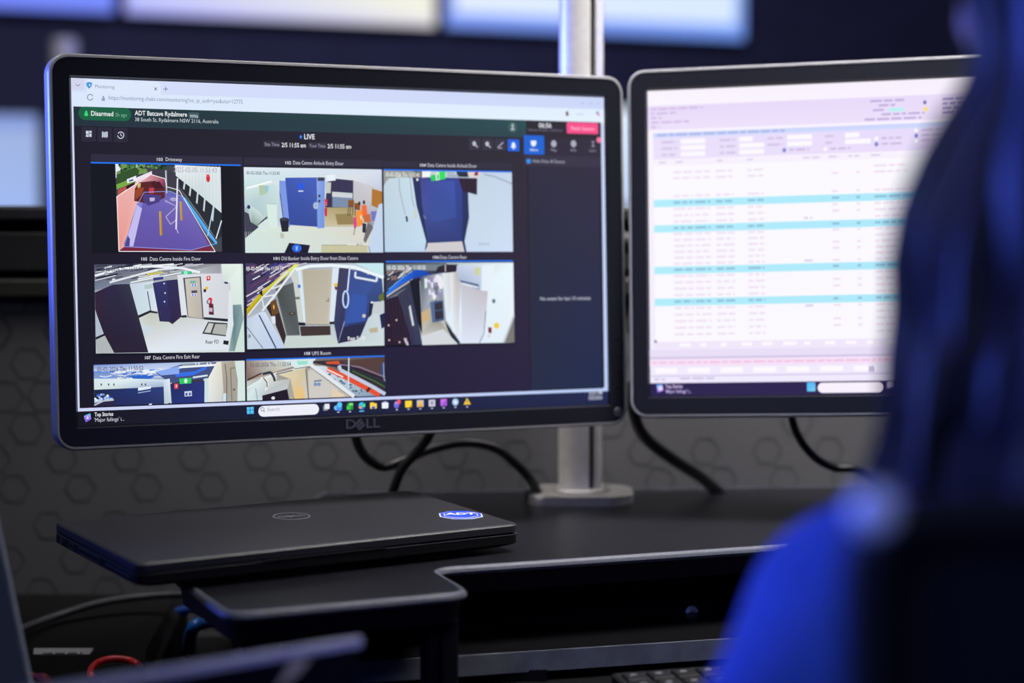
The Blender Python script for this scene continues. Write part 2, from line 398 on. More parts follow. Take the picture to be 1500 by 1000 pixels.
    x, y = ic(10); c.rect(x - 4.6, y - 5, x + 4.6, y + 4.6, (205, 110, 230), 2); c.P([(x - 4, y + 4), (x + 4, y - 4), (x + 4, y + 4)], (150, 90, 220))
    x, y = ic(11); c.E((x, y), 12, 12, (175, 205, 240)); c.P([(x - 1.4, y - 3), (x + 2.8, y), (x - 1.4, y + 3)], (245, 248, 255))
    x, y = ic(12); c.P([(x, y - 5.4), (x + 5.4, y + 4), (x - 5.2, y + 4.4)], (250, 205, 70)); c.P([(x - .6, y - 2), (x + .8, y - 2), (x + .4, y + 2.6), (x - .4, y + 2.6)], (90, 70, 20))
    for k in (1, 2, 6, 7, 8, 9, 10, 11, 12):
        x, y = ic(k); c.R(*[q + d for q, d in zip(c.uv((x, y + 7.6)) * 2, (-4, -2, 4, 2))], (190, 195, 215), 2)
    x, y = ic(3); c.R(*[q + d for q, d in zip(c.uv((x, y + 7.6)) * 2, (-9, -2, 9, 2))], (90, 190, 250), 2)
    c.T('6:55 PM', (862, 579), (880.6, 578.2), 19, (205, 208, 230), True); c.T('5/02/2026', (861, 586), (880.6, 585.2), 19, (205, 208, 230), True)

    # --- camera pictures
    def feed(label, num, title, hx0, hx1, hy, bar, blue, frame, crop, numx):
        c = new('camera_feed', label, 3.5e-4)
        c.rect(*bar, (45, 43, 62)) if bar else None
        c.T(num, (numx, hy), (numx + 8.5, hy + .1), 14, (225, 228, 238), True)
        c.T(title, (hx0, hy + .3), (hx1, hy + .8 if hy < 300 else (hy if hy < 450 else hy - .8)), 17, (214, 216, 228))
        a = c.uv(frame[:2]); b = c.uv(frame[2:]); c.bounds = (a[0], a[1], b[0], b[1])
        c.R(a[0], a[1], b[0], min(b[1], 1020), (18, 20, 30))
        if blue:
            c.R(a[0], a[1] - 5, b[0], a[1], (34, 112, 232))
        c.win(*crop); return c
    # 1 driveway
    c = feed('driveway picture with purple zone overlay', '103', 'Driveway', 241.5, 265.5, 236.3, (131.5, 226, 354, 244), True, (131.5, 240, 354.5, 371), (130, 220, 6.25), 228.5)
    a = c.uv((235, 130)); b = c.uv((1218, 935)); c.bounds = (a[0], a[1], b[0], b[1])
    c.P([(235, 128), (1205, 160), (1218, 935), (268, 930)], (66, 70, 78))
    c.P([(235, 128), (300, 128), (260, 240), (240, 260)], (225, 238, 250))
    for k in range(60):
        x = rnd.uniform(250, 690); y = rnd.uniform(130, 200 + max(0, 440 - x) * .35); g = rnd.choice([(40, 80, 40), (70, 120, 60), (25, 55, 35), (190, 215, 235), (110, 150, 80)])
        c.E((x, y), rnd.uniform(5, 12), rnd.uniform(5, 11), g, 7)
    c.P([(245, 230), (420, 160), (455, 190), (440, 240), (250, 330)], (52, 82, 44)); c.P([(245, 320), (420, 250), (430, 290), (250, 365)], (120, 170, 70))
    c.P([(570, 178), (700, 180), (800, 215), (800, 360), (700, 340), (690, 265), (570, 225)], (62, 60, 72))
    c.P([(250, 430), (430, 290), (570, 225), (690, 265), (690, 340), (560, 380), (430, 500), (320, 890), (270, 930)], [(240, 170, 165), (235, 180, 180), (215, 130, 150), (150, 70, 100), (120, 50, 80), (170, 90, 110), (245, 180, 175), (245, 175, 165), (230, 150, 140)])
    c.P([(260, 370), (345, 325), (345, 350), (258, 420)], (185, 80, 75))
    c.P([(420, 260), (570, 195), (570, 225), (425, 300)], (236, 226, 240)); c.P([(340, 272), (425, 238), (430, 285), (345, 308)], (235, 238, 248)); c.P([(360, 280), (400, 268), (400, 285), (362, 294)], (80, 90, 150))
    c.P([(332, 335), (415, 300), (415, 325), (345, 372)], (60, 25, 32))
    c.P([(500, 390), (740, 380), (860, 430), (1150, 935), (275, 930), (320, 890), (440, 505)], [(112, 108, 190), (104, 104, 182), (110, 98, 176), (112, 60, 110), (150, 40, 60), (96, 84, 166), (130, 128, 215)])
    c.P([(330, 888), (940, 918), (1110, 880), (1150, 935), (275, 932)], (120, 40, 66))
    c.P([(325, 888), (940, 918), (1090, 872), (870, 450), (500, 395), (480, 540), (400, 880)], [(106, 88, 168), (98, 82, 166), (104, 92, 172), (118, 106, 186), (108, 98, 180), (104, 92, 176), (98, 82, 160)])
    c.P([(415, 360), (450, 300), (600, 285), (690, 355), (690, 440), (560, 500), (410, 470)], (92, 36, 42))
    c.P([(420, 375), (445, 345), (500, 350), (480, 410), (420, 460)], (150, 70, 40)); c.P([(440, 310), (470, 305), (465, 345), (440, 350)], (205, 190, 130)); c.P([(560, 300), (640, 290), (680, 350), (600, 360)], (70, 28, 36)); c.P([(545, 350), (590, 350), (590, 400), (545, 400)], (200, 60, 80))
    c.P([(430, 500), (482, 540), (405, 885), (330, 885)], (196, 188, 238)); c.P([(320, 860), (350, 780), (375, 820), (370, 885), (322, 885)], (70, 72, 140))
    c.P([(500, 400), (660, 420), (640, 480), (540, 515), (490, 470)], (74, 62, 128)); c.P([(550, 440), (600, 440), (595, 470), (555, 475)], (190, 180, 220)); c.E((770, 455), 12, 6, (170, 165, 205))
    c.P([(840, 430), (880, 445), (1170, 840), (1165, 872), (1090, 790)], (66, 160, 228))
    c.P([(800, 235), (960, 350), (1218, 560), (1218, 790), (1160, 835), (1010, 620), (860, 400), (825, 340)], (40, 44, 52))
    c.P([(820, 340), (860, 400), (1165, 830), (1130, 770), (1010, 590)], (120, 125, 130))
    for x, y0, y1 in ((920, 330, 430), (985, 380, 500), (1050, 440, 570), (1130, 510, 660), (865, 290, 370)):
        c.P([(x, y0), (x + 14, y0 + 10), (x + 4, y1), (x - 10, y1 - 14)], (200, 215, 218))
    c.L([(1135, 520), (1085, 790)], 4, (190, 215, 235)); c.L([(1215, 650), (1160, 820)], 5, (215, 225, 235))
    c.P([(780, 140), (1206, 160), (1216, 580), (960, 372), (790, 240)], [(236, 240, 242), (226, 234, 236), (214, 226, 228), (206, 220, 222), (226, 232, 236)])
    for k in range(13):
        x = 815 + k * 31; c.L([(x, 146), (x + 4, min(560, 250 + (x - 790) * .74))], 1.6, (196, 210, 212))
    c.E((1085, 262), 9, 18, (214, 40, 62)); c.E((1080, 240), 6, 7, (235, 70, 90))
    c.T('2025-02-05 11:55:43', (770, 205), (1165, 215), 23, (170, 168, 186))
    c.L([(690, 470), (800, 520), (700, 615), (745, 685), (800, 640)], 4, (176, 170, 206)); c.L([(800, 520), (690, 460)], 3, (150, 146, 196))
    for x, y0, y1, w in ((638, 565, 785, 8), (826, 475, 648, 7)):
        c.P([(x, y0), (x + 2.6 * w, y0), (x + 2.6 * w + 14, y1), (x + 10, y1)], [(212, 176, 72), (180, 138, 40), (150, 104, 40), (212, 170, 60)])
    c.P([(798, 262), (812, 262), (802, 730), (788, 730)], (228, 226, 244)); c.L([(800, 730), (815, 765)], 4, (190, 180, 220)); c.P([(690, 190), (704, 190), (712, 400), (700, 400)], (190, 198, 214))
    c.L([(250, 430), (560, 228), (690, 266), (705, 340), (820, 372), (1155, 935), (275, 932), (250, 430)], 2.6, (250, 248, 250))
    c.L([(500, 390), (740, 382), (870, 440), (1165, 860), (940, 920), (320, 888), (440, 500), (500, 390)], 2, (150, 170, 250))
    c.L([(870, 440), (1170, 858), (1090, 880)], 2.4, (90, 190, 245))
    # 2 airlock entry door
    c = feed('picture of a room with a blue door and orange vests', '102', 'Data Centre Airlock Entry Door', 428.5, 502.5, 241.3, (356, 231, 560, 246.5), False, (356, 245.6, 560.6, 371), (350, 230, 6.668), 417)
    c.P([(30, 95), (1410, 120), (1410, 945), (40, 945)], [(216, 232, 236), (216, 228, 240), (214, 214, 208), (212, 230, 226)])
    c.P([(30, 95), (1410, 120), (1410, 330), (1100, 225), (860, 185), (450, 205), (40, 330)], [(222, 234, 242), (214, 222, 238), (196, 204, 222), (222, 224, 230), (216, 224, 232), (210, 228, 234), (198, 226, 226)])
    c.P([(55, 740), (300, 690), (760, 690), (1280, 720), (1260, 880), (1150, 945), (40, 945)], [(212, 230, 226), (216, 230, 220), (220, 224, 212), (218, 214, 200), (214, 214, 208), (216, 218, 212), (212, 230, 228)])
    c.P([(860, 210), (1112, 235), (1112, 500), (835, 500)], (56, 52, 84)); c.L([(970, 240), (970, 345)], 2, (40, 38, 66)); c.L([(1040, 240), (1040, 345)], 2, (40, 38, 66))
    c.P([(905, 345), (1105, 360), (1105, 408), (905, 395)], (206, 212, 216)); c.P([(908, 395), (1105, 408), (1105, 500), (908, 495)], (122, 142, 172))
    c.P([(1112, 235), (1400, 320), (1400, 470), (1330, 640), (1290, 700), (1112, 500)], [(200, 200, 205), (205, 205, 212), (196, 200, 210), (170, 176, 190), (120, 120, 130), (190, 190, 192)])
    c.P([(835, 500), (1112, 500), (1200, 640), (1180, 690), (830, 690)], [(180, 166, 120), (170, 150, 100), (176, 160, 118), (200, 190, 160), (204, 196, 166)])
    c.P([(935, 565), (1085, 560), (1160, 665), (960, 668)], (150, 132, 84)); c.P([(1295, 315), (1398, 345), (1398, 525), (1290, 480)], (176, 118, 48))
    c.P([(835, 250), (895, 255), (890, 360), (845, 360)], (196, 202, 198))
    c.P([(388, 235), (452, 240), (495, 690), (440, 690), (388, 350)], (126, 152, 226)); c.P([(345, 340), (388, 345), (425, 610), (380, 700)], (190, 210, 226))
    c.P([(445, 208), (756, 205), (762, 690), (490, 670)], [(62, 88, 178), (70, 98, 190), (56, 78, 152), (52, 76, 158)])
    c.E((598, 290), 10.5, 11, (40, 90, 235)); c.P([(575, 333), (622, 333), (622, 346), (575, 346)], (206, 216, 240)); c.L([(560, 365), (640, 366)], 2, (60, 84, 176))
    c.P([(758, 205), (835, 205), (830, 700), (762, 705)], [(140, 166, 230), (120, 150, 226), (112, 148, 222), (124, 158, 230)]); c.P([(762, 205), (830, 205), (828, 240), (764, 240)], (60, 64, 80))
    for y in (388, 438): c.P([(770, y - 14), (790, y - 14), (790, y + 12), (770, y + 12)], (56, 58, 84))
    for k in range(10):
        a = k * math.pi / 5; c.E((745 + 14 * math.cos(a), 482 + 22 * math.sin(a)), 6, 6, (176, 190, 214))
    c.P([(850, 182), (930, 178), (940, 235), (855, 245)], (232, 240, 248)); c.P([(60, 305), (310, 235), (315, 252), (65, 320)], (246, 252, 252))
    c.P([(40, 330), (330, 270), (390, 300), (370, 640), (240, 610), (40, 560)], [(206, 226, 224), (200, 224, 226), (210, 226, 226), (192, 214, 208), (190, 212, 212), (170, 196, 204)])
    c.P([(190, 280), (270, 285), (270, 360), (195, 385)], (180, 200, 170)); c.P([(245, 290), (285, 290), (280, 340), (250, 350)], (150, 200, 220))
    c.P([(50, 500), (110, 480), (190, 540), (240, 600), (225, 640), (140, 700), (100, 640)], [(150, 170, 190), (205, 222, 224), (214, 230, 226), (196, 216, 212), (60, 66, 80), (120, 140, 130), (170, 200, 190)])
    c.E((90, 495), 8, 9, (40, 52, 96)); c.P([(45, 540), (90, 560), (110, 640), (190, 690), (55, 800)], (66, 64, 84)); c.P([(230, 620), (270, 585), (275, 600), (150, 700)], (40, 44, 56))
    c.P([(265, 460), (365, 470), (370, 700), (285, 690)], (216, 236, 228)); c.L([(268, 462), (365, 466)], 2, (150, 176, 176)); c.L([(395, 360), (430, 620)], 4, (70, 82, 130))
    c.P([(392, 615), (485, 610), (478, 735), (415, 738)], (34, 36, 50)); c.E((438, 615), 16, 6, (58, 60, 76), 14); c.P([(400, 745), (440, 760), (435, 800), (400, 800)], (186, 190, 170))
    for k in range(70):
        x = 50 + k * 19; c.L([(x, 735 if x < 800 else 800), (x - 4, 940)], 1.2, (198, 216, 210))
    c.P([(485, 845), (690, 868), (670, 945), (440, 945)], (24, 24, 46)); c.E((560, 898), 17, 13, (40, 104, 222)); c.P([(548, 880), (572, 880), (566, 920), (552, 920)], (150, 190, 250))
    c.P([(800, 865), (1250, 870), (1250, 945), (800, 945)], (200, 196, 160)); c.L([(800, 868), (1250, 868)], 2.4, (150, 146, 120)); c.P([(1050, 858), (1250, 858), (1250, 868), (1050, 868)], (236, 238, 236)); c.T('Rm 10', (1145, 872), (1205, 872), 11, (60, 62, 74))
    for y, l, col in ((420, 30, (228, 54, 60)), (445, 40, (240, 90, 90)), (505, 80, (214, 40, 50))): c.P([(830, y), (856, y), (854, y + l), (832, y + l)], col)
    for k, (x, y) in enumerate(((1090, 440), (1150, 470))): c.P([(x - 30, y - 15), (x + 30, y - 10), (x + 25, y + 60), (x - 28, y + 50)], (140, 84, 36))
    for x in (1065, 1085, 1110, 1135): c.L([(x, 480), (x - 8, 580)], 3, (60, 50, 50))
    c.E((1215, 450), 6, 10, (48, 28, 30)); c.P([(1190, 480), (1240, 475), (1250, 570), (1200, 590)], (240, 110, 60)); c.E((1170, 460), 6, 9, (40, 30, 34))
    c.P([(1135, 540), (1195, 520), (1205, 670), (1150, 690)], (244, 148, 60)); c.E((1187, 595), 5, 11, (250, 216, 180)); c.P([(1115, 600), (1140, 590), (1145, 690), (1118, 710)], (226, 60, 140))
    c.P([(1205, 580), (1275, 560), (1285, 640), (1215, 650)], (200, 110, 60)); c.P([(1200, 650), (1240, 660), (1230, 750), (1200, 745)], (50, 40, 60)); c.L([(1130, 690), (1115, 770)], 3, (60, 56, 70)); c.P([(1280, 540), (1340, 535), (1335, 640), (1290, 630)], (120, 120, 190)); c.P([(1250, 650), (1310, 690), (1230, 850), (1210, 820)], (110, 106, 110))
    c.P([(1360, 470), (1400, 460), (1405, 945), (1270, 945), (1260, 870)], (196, 214, 236)); c.L([(1262, 880), (1275, 945)], 4, (120, 140, 170))
    c.T('05-02-2026 Thu 11:55:43', (65, 175), (390, 182), 15, (90, 104, 126), True)
    # 3 inside airlock door
    c = feed('picture of a dark blue door in a pale wall', '104', 'Data Centre Inside Airlock Door', 626, 698, 245, (561, 236.6, 750.5, 249), True, (561, 250.6, 751, 370), (560, 230, 6.665), 615)
    c.P([(0, 130), (1280, 140), (1280, 940), (0, 940)], [(190, 205, 205), (196, 214, 236), (206, 222, 246), (186, 208, 232)])
    c.P([(0, 130), (300, 135), (300, 210), (160, 200), (40, 230), (5, 300)], (150, 155, 150)); c.P([(300, 210), (420, 830), (430, 940), (0, 940), (0, 290), (60, 215)], [(200, 222, 236), (196, 220, 240), (190, 214, 236), (186, 210, 232), (190, 214, 226), (196, 214, 222)])
    c.P([(300, 140), (385, 140), (385, 210), (300, 210)], (110, 110, 106)); c.P([(800, 160), (880, 140), (960, 150), (930, 220), (850, 200)], (226, 210, 205)); c.L([(990, 175), (1100, 200), (1280, 270)], 5, (150, 160, 180))
    c.P([(290, 210), (830, 215), (845, 600), (800, 830), (820, 940), (790, 940), (440, 870), (410, 940), (425, 830), (330, 480)], (40, 48, 96))
    c.P([(365, 205), (775, 210), (780, 600), (775, 830), (440, 845), (385, 470)], [(66, 70, 140), (52, 66, 150), (56, 78, 160), (44, 60, 122), (50, 60, 118), (66, 82, 156)])
    c.P([(420, 250), (700, 240), (720, 600), (480, 640)], [(64, 76, 156), (62, 84, 170), (54, 78, 156), (60, 80, 156)])
    c.P([(740, 210), (925, 215), (922, 378), (780, 340)], (44, 30, 50)); c.P([(720, 150), (830, 150), (840, 205), (730, 200)], (40, 46, 60)); c.P([(385, 150), (470, 145), (460, 200), (385, 208)], (240, 244, 246))
    c.P([(468, 185), (520, 178), (520, 238), (475, 242)], (40, 205, 90)); c.P([(515, 160), (556, 155), (556, 232), (520, 238)], (200, 240, 215)); c.P([(552, 150), (612, 145), (612, 222), (556, 232)], (44, 222, 90)); c.P([(532, 180), (545, 178), (548, 222), (534, 224)], (80, 170, 110))
    c.P([(625, 155), (705, 160), (705, 172), (625, 168)], (150, 160, 180)); c.P([(630, 178), (740, 182), (738, 204), (632, 200)], (160, 170, 190)); c.E((918, 168), 9, 11, (170, 30, 60)); c.E((905, 178), 5, 6, (50, 30, 40))
    c.P([(440, 848), (775, 832), (800, 935), (425, 935)], (208, 204, 208)); c.L([(160, 215), (165, 330), (220, 570)], 3, (140, 156, 176)); c.P([(222, 590), (240, 582), (248, 632), (232, 645)], (40, 44, 66)); c.L([(265, 200), (290, 430), (310, 500)], 4, (160, 170, 180))
    c.P([(305, 520), (330, 515), (335, 600), (310, 605)], (206, 208, 196)); c.L([(400, 575), (410, 600), (425, 604)], 4, (120, 140, 190)); c.E((338, 228), 6, 6, (230, 234, 240))
    c.T('05-02-2026 Thu 11:55:43', (30, 196), (360, 200), 20, (240, 240, 240), True); c.T('Airlock', (935, 870), (1045, 873), 15, (150, 160, 186))
    # 4 inside fire door
    c = feed('picture of a white room with dark cabinets and a beige door', '105', 'Data Centre Inside Fire Door', 219.5, 294, 382.4, None, False, (138, 388.2, 358.4, 516), (130, 380, 6.522), 207)
    c.P([(40, 48), (1500, 48), (1500, 890), (40, 900)], [(130, 135, 150), (200, 204, 208), (216, 226, 224), (206, 216, 226)])
    c.P([(40, 48), (1260, 48), (1260, 140), (900, 130), (390, 235), (50, 300)], [(70, 76, 96), (150, 150, 160), (160, 160, 170), (190, 200, 204), (150, 160, 176), (120, 130, 150)])
    for k in range(46):
        x = rnd.uniform(60, 900); y = rnd.uniform(60, 250 - x * .12); l = rnd.uniform(60, 240); g = rnd.choice([(40, 40, 60), (225, 230, 236), (90, 95, 120), (180, 184, 190), (240, 244, 246), (30, 32, 50)])
        c.L([(x, y), (x + l, y - l * .3 * rnd.uniform(.2, .9))], rnd.uniform(2, 7), g)
    c.L([(60, 160), (300, 95), (600, 70), (900, 90), (1060, 130)], 9, (236, 240, 246)); c.L([(200, 225), (640, 105), (900, 85)], 7, (226, 232, 238)); c.L([(400, 225), (640, 175), (900, 130), (1060, 120)], 5, (236, 240, 244))
    c.P([(550, 140), (690, 115), (720, 130), (560, 165)], (196, 190, 110)); c.P([(885, 118), (985, 120), (985, 150), (880, 148)], (70, 190, 140)); c.E((925, 132), 9, 8, (150, 240, 200)); c.E((170, 140), 10, 7, (170, 176, 180)); c.E((240, 200), 9, 7, (214, 220, 224))
    c.P([(390, 240), (620, 210), (660, 500), (590, 495), (465, 560)], [(196, 212, 224), (214, 224, 236), (220, 228, 238), (206, 222, 230), (196, 218, 228)])
    c.L([(562, 310), (595, 495)], 4, (70, 80, 100)); c.P([(530, 250), (610, 235), (612, 280), (535, 290)], (180, 200, 200)); c.P([(460, 545), (585, 490), (660, 505), (660, 520), (590, 512), (465, 570)], (34, 36, 48))
    c.P([(845, 150), (1270, 140), (1340, 230), (1335, 580), (880, 545)], [(222, 226, 232), (216, 216, 224), (212, 212, 224), (210, 212, 220), (220, 228, 234)])
    c.P([(465, 575), (590, 515), (900, 545), (1330, 590), (1340, 860), (560, 890)], [(206, 214, 214), (196, 198, 184), (216, 224, 232), (214, 220, 228), (222, 230, 238), (224, 232, 242)])
    c.P([(480, 600), (620, 660), (540, 760)], (204, 216, 224))
    c.P([(610, 230), (745, 205), (770, 600), (680, 595)], [(50, 50, 104), (54, 56, 112), (44, 44, 84), (44, 42, 78)]); c.P([(745, 205), (848, 195), (888, 550), (802, 622), (768, 600)], [(48, 46, 90), (50, 46, 88), (52, 42, 78), (46, 36, 66), (42, 38, 76)]); c.P([(615, 180), (710, 168), (712, 195), (618, 208)], (60, 66, 130))
    for x, y in ((720, 235), (730, 325), (725, 408)): c.E((x, y), 4, 4, (196, 204, 226), 10)
    c.P([(680, 490), (715, 490), (718, 550), (690, 545)], (70, 56, 90)); c.P([(680, 450), (780, 450), (790, 580), (700, 590)], (48, 44, 88))
    c.P([(900, 182), (1070, 168), (1100, 575), (945, 555)], (84, 84, 92)); c.P([(918, 190), (1058, 178), (1088, 570), (952, 550)], [(204, 198, 186), (196, 188, 178), (184, 178, 166), (200, 194, 182)])
    for x, y, col in ((965, 220, (120, 176, 170)), (975, 250, (216, 220, 235)), (980, 312, (70, 76, 100)), (975, 342, (220, 222, 238))): c.P([(x, y - 10), (x + 55, y - 12), (x + 57, y + 12), (x + 2, y + 14)], col)
    for x in (985, 1010): c.P([(x, 240), (x + 14, 239), (x + 14, 262), (x, 263)], (110, 140, 210)); c.P([(x, 334), (x + 14, 333), (x + 14, 354), (x, 355)], (120, 140, 210))
    c.P([(1125, 165), (1160, 162), (1160, 205), (1125, 208)], (214, 40, 50)); c.P([(1135, 172), (1150, 172), (1148, 192), (1136, 193)], (250, 220, 215)); c.E((1125, 280), 8, 8, (230, 196, 60)); c.E((1108, 303), 7, 8, (70, 52, 60))
    c.E((1160, 390), 9.9, 10, (226, 44, 66)); c.E((1145, 410), 9, 11, (90, 100, 110)); c.E((1150, 408), 6, 8, (206, 206, 216)); c.P([(1148, 425), (1190, 430), (1196, 535), (1148, 530)], (96, 36, 56)); c.P([(1150, 465), (1182, 468), (1182, 505), (1150, 502)], (200, 180, 196)); c.P([(1155, 405), (1175, 405), (1178, 430), (1158, 430)], (190, 40, 60))
    c.P([(1100, 555), (1330, 572), (1330, 598), (1102, 578)], (38, 38, 48)); c.P([(880, 540), (935, 535), (938, 558), (890, 560)], (40, 40, 50))
    c.P([(1140, 600), (1325, 612), (1325, 740), (1085, 712)], (56, 60, 66)); c.P([(1148, 612), (1195, 616), (1165, 705), (1105, 700)], (196, 200, 196)); c.P([(1210, 620), (1318, 624), (1315, 728), (1180, 710)], (176, 178, 174))
    c.P([(60, 320), (230, 245), (390, 238), (575, 890), (240, 895), (140, 720), (60, 480)], [(46, 34, 56), (44, 40, 70), (52, 56, 70), (40, 34, 54), (42, 34, 52), (40, 32, 52), (52, 34, 56)])
    c.P([(50, 490), (150, 715), (50, 750)], (176, 190, 202)); c.P([(48, 745), (155, 710), (160, 728), (50, 770)], (30, 30, 44)); c.P([(55, 770), (160, 730), (250, 895), (85, 900)], (176, 182, 184))
    c.P([(1265, 50), (1450, 50), (1480, 440), (1360, 440), (1350, 230), (1280, 215)], [(226, 240, 232), (230, 244, 236), (214, 232, 224), (216, 228, 222), (224, 236, 230), (210, 220, 216)]); c.P([(1285, 220), (1325, 220), (1328, 240), (1300, 238)], (50, 52, 70))
    c.P([(1450, 50), (1500, 50), (1500, 880), (1395, 880), (1480, 570), (1465, 440)], (206, 226, 216)); c.P([(1365, 440), (1455, 435), (1478, 570), (1395, 880), (1338, 880), (1385, 620)], [(110, 140, 146), (130, 158, 160), (140, 166, 166), (120, 148, 150), (150, 176, 170), (96, 124, 134)])
    c.P([(1335, 300), (1370, 300), (1380, 620), (1340, 780), (1305, 780), (1330, 600)], (222, 230, 234)); c.P([(1290, 775), (1340, 782), (1332, 820), (1285, 812)], (28, 30, 40))
    c.T('05-02-2026 Thu 11:55:54', (110, 118), (515, 112), 17, (70, 74, 92), True); c.T('Rear FD', (1120, 808), (1245, 806), 17, (60, 66, 84), True)
    # 5 old bunker
    c = feed('picture of cable trays, a beige door and a blue cabinet', '101', 'Old Bunker Inside Entry Door from Data Centre', 411.5, 524, 381.8, None, False, (359.6, 386.6, 563.2, 510), (350, 380, 6.818), 400.5)
    c.P([(60, 45), (1450, 45), (1450, 865), (70, 900)], [(120, 120, 150), (206, 220, 230), (206, 220, 222), (200, 214, 216)])
    c.P([(60, 45), (560, 45), (430, 240), (230, 330), (70, 530)], (70, 60, 96))
    for k in range(70):
        x = rnd.uniform(60, 520); y = rnd.uniform(50, 60 + (560 - x) * .85); l = rnd.uniform(60, 200)
        c.L([(x, y), (x + l, y - l * rnd.uniform(.5, .72))], rnd.uniform(2, 6), rnd.choice([(214, 200, 214), (40, 36, 90), (120, 60, 100), (230, 232, 240), (60, 70, 160), (150, 140, 160), (30, 28, 50), (170, 120, 140)]))
    c.P([(70, 500), (200, 350), (560, 50), (600, 60), (240, 380), (75, 570)], [(206, 180, 20), (210, 196, 30), (226, 240, 120), (214, 230, 110), (176, 160, 20), (170, 150, 10)]); c.P([(200, 330), (230, 310), (235, 370), (205, 355)], (30, 28, 40))
    c.P([(490, 130), (640, 110), (665, 640), (590, 640), (540, 240)], (204, 210, 204)); c.L([(600, 120), (660, 640)], 14, (214, 232, 244)); c.E((598, 275), 8, 9, (80, 120, 200)); c.P([(555, 380), (605, 380), (605, 405), (555, 405)], (120, 124, 126))
    c.P([(630, 110), (930, 100), (900, 660), (665, 655)], [(182, 174, 156), (190, 182, 166), (204, 196, 180), (196, 188, 172)]); c.L([(665, 655), (900, 655)], 4, (140, 130, 118)); c.L([(890, 385), (892, 430), (865, 410)], 4, (120, 112, 104))
    c.P([(930, 95), (1000, 90), (965, 640), (900, 650)], (218, 230, 242)); c.P([(945, 245), (1000, 248), (1000, 276), (948, 275)], (236, 190, 40)); c.P([(952, 278), (985, 280), (984, 312), (955, 310)], (120, 40, 56))
    c.P([(585, 632), (662, 636), (662, 668), (592, 664)], (24, 28, 48)); c.P([(900, 628), (968, 625), (965, 650), (905, 655)], (24, 28, 48))
    c.P([(605, 672), (910, 668), (915, 768), (620, 775)], (66, 52, 52)); c.P([(470, 775), (620, 770), (915, 760), (985, 845), (450, 890)], (200, 212, 208))
    c.P([(365, 300), (540, 235), (610, 762), (475, 765)], [(70, 76, 76), (92, 96, 96), (86, 92, 94), (96, 100, 100)]); c.L([(370, 340), (478, 765)], 4, (130, 134, 130)); c.P([(500, 535), (560, 530), (560, 560), (505, 565)], (60, 62, 60)); c.E((530, 545), 7, 4, (120, 116, 100))
    c.P([(270, 480), (365, 400), (470, 765), (450, 860), (360, 650)], (54, 40, 44)); c.P([(310, 430), (370, 400), (395, 540), (330, 570)], (104, 72, 40)); c.E((346, 480), 4, 10, (230, 170, 80))
    c.P([(75, 600), (215, 530), (260, 530), (460, 890), (80, 900)], [(190, 206, 226), (206, 218, 240), (216, 224, 246), (190, 206, 236), (196, 212, 224)]); c.P([(320, 575), (360, 570), (365, 650), (330, 640)], (220, 228, 240)); c.L([(200, 560), (370, 890)], 6, (60, 70, 100)); c.L([(75, 680), (240, 890)], 4, (120, 134, 150)); c.E((105, 770), 8, 9, (150, 160, 170))
    c.L([(230, 520), (360, 360), (560, 90)], 8, (232, 238, 242)); c.L([(90, 560), (240, 380), (480, 130)], 6, (226, 232, 238)); c.L([(240, 380), (350, 360)], 6, (226, 232, 238)); c.L([(330, 300), (430, 260)], 6, (220, 226, 234)); c.L([(225, 380), (250, 500)], 5, (226, 232, 238))
    c.P([(995, 90), (1110, 100), (1110, 420), (985, 840), (945, 640)], [(62, 60, 90), (60, 64, 104), (64, 66, 110), (44, 46, 84), (58, 60, 96)]); c.P([(1090, 105), (1420, 150), (1440, 400), (1300, 560), (1200, 800), (985, 845), (1050, 640)], [(58, 76, 140), (60, 84, 150), (46, 66, 120), (44, 64, 116), (36, 42, 82), (38, 44, 88), (52, 80, 160)])
    c.P([(1130, 350), (1280, 380), (1260, 620), (1060, 650)], (54, 86, 166)); c.P([(1040, 680), (1260, 640), (1200, 800), (1000, 840)], (40, 40, 74))
    c.P([(1150, 45), (1450, 45), (1450, 190), (1300, 110)], (196, 232, 238)); c.L([(560, 110), (700, 75), (900, 66), (1150, 85), (1450, 190)], 13, (234, 244, 250)); c.L([(1105, 60), (1080, 320)], 6, (220, 230, 244)); c.L([(1160, 130), (1155, 185), (1370, 225), (1375, 170)], 9, (220, 230, 240)); c.L([(1290, 110), (1285, 160)], 5, (226, 234, 242))
    for k in range(12):
        a0, a1 = k * math.pi / 6, (k + 1) * math.pi / 6
        c.L([(1062 + 28 * math.cos(a0), 405 + 85 * math.sin(a0)), (1062 + 28 * math.cos(a1), 405 + 85 * math.sin(a1))], 7, (190, 216, 250))
    c.P([(1340, 430), (1450, 425), (1450, 540), (1315, 555)], (196, 206, 210)); c.P([(1300, 450), (1340, 440), (1320, 560), (1290, 590)], (30, 34, 60)); c.E((1245, 570), 9, 9, (206, 196, 190)); c.E((1325, 436), 7, 5, (226, 226, 230)); c.P([(1390, 370), (1450, 330), (1450, 420), (1390, 415)], (96, 110, 50)); c.P([(1400, 560), (1450, 540), (1450, 680), (1420, 700)], (30, 36, 76)); c.P([(1290, 700), (1380, 680), (1385, 730), (1310, 740)], (186, 178, 150))
    c.T('05-02-2026 Thu 11:55:50', (70, 116), (440, 108), 17, (240, 242, 248), True); c.T('Rear En D', (1085, 812), (1255, 808), 18, (244, 246, 250), True)
    for k in range(34):
        x = 650 + k * 7.4; c.L([(x, 125), (x + (790 - x) * .15, 640)], .9, (176, 170, 156))
    # 6 data centre rear
    c = feed('picture of a narrow white aisle beside dark racks', '106', 'Data Centre Rear', 644, 683.5, 380.2, None, True, (564.6, 385.4, 752.6, 504.4), (560, 370, 6.895), 634)
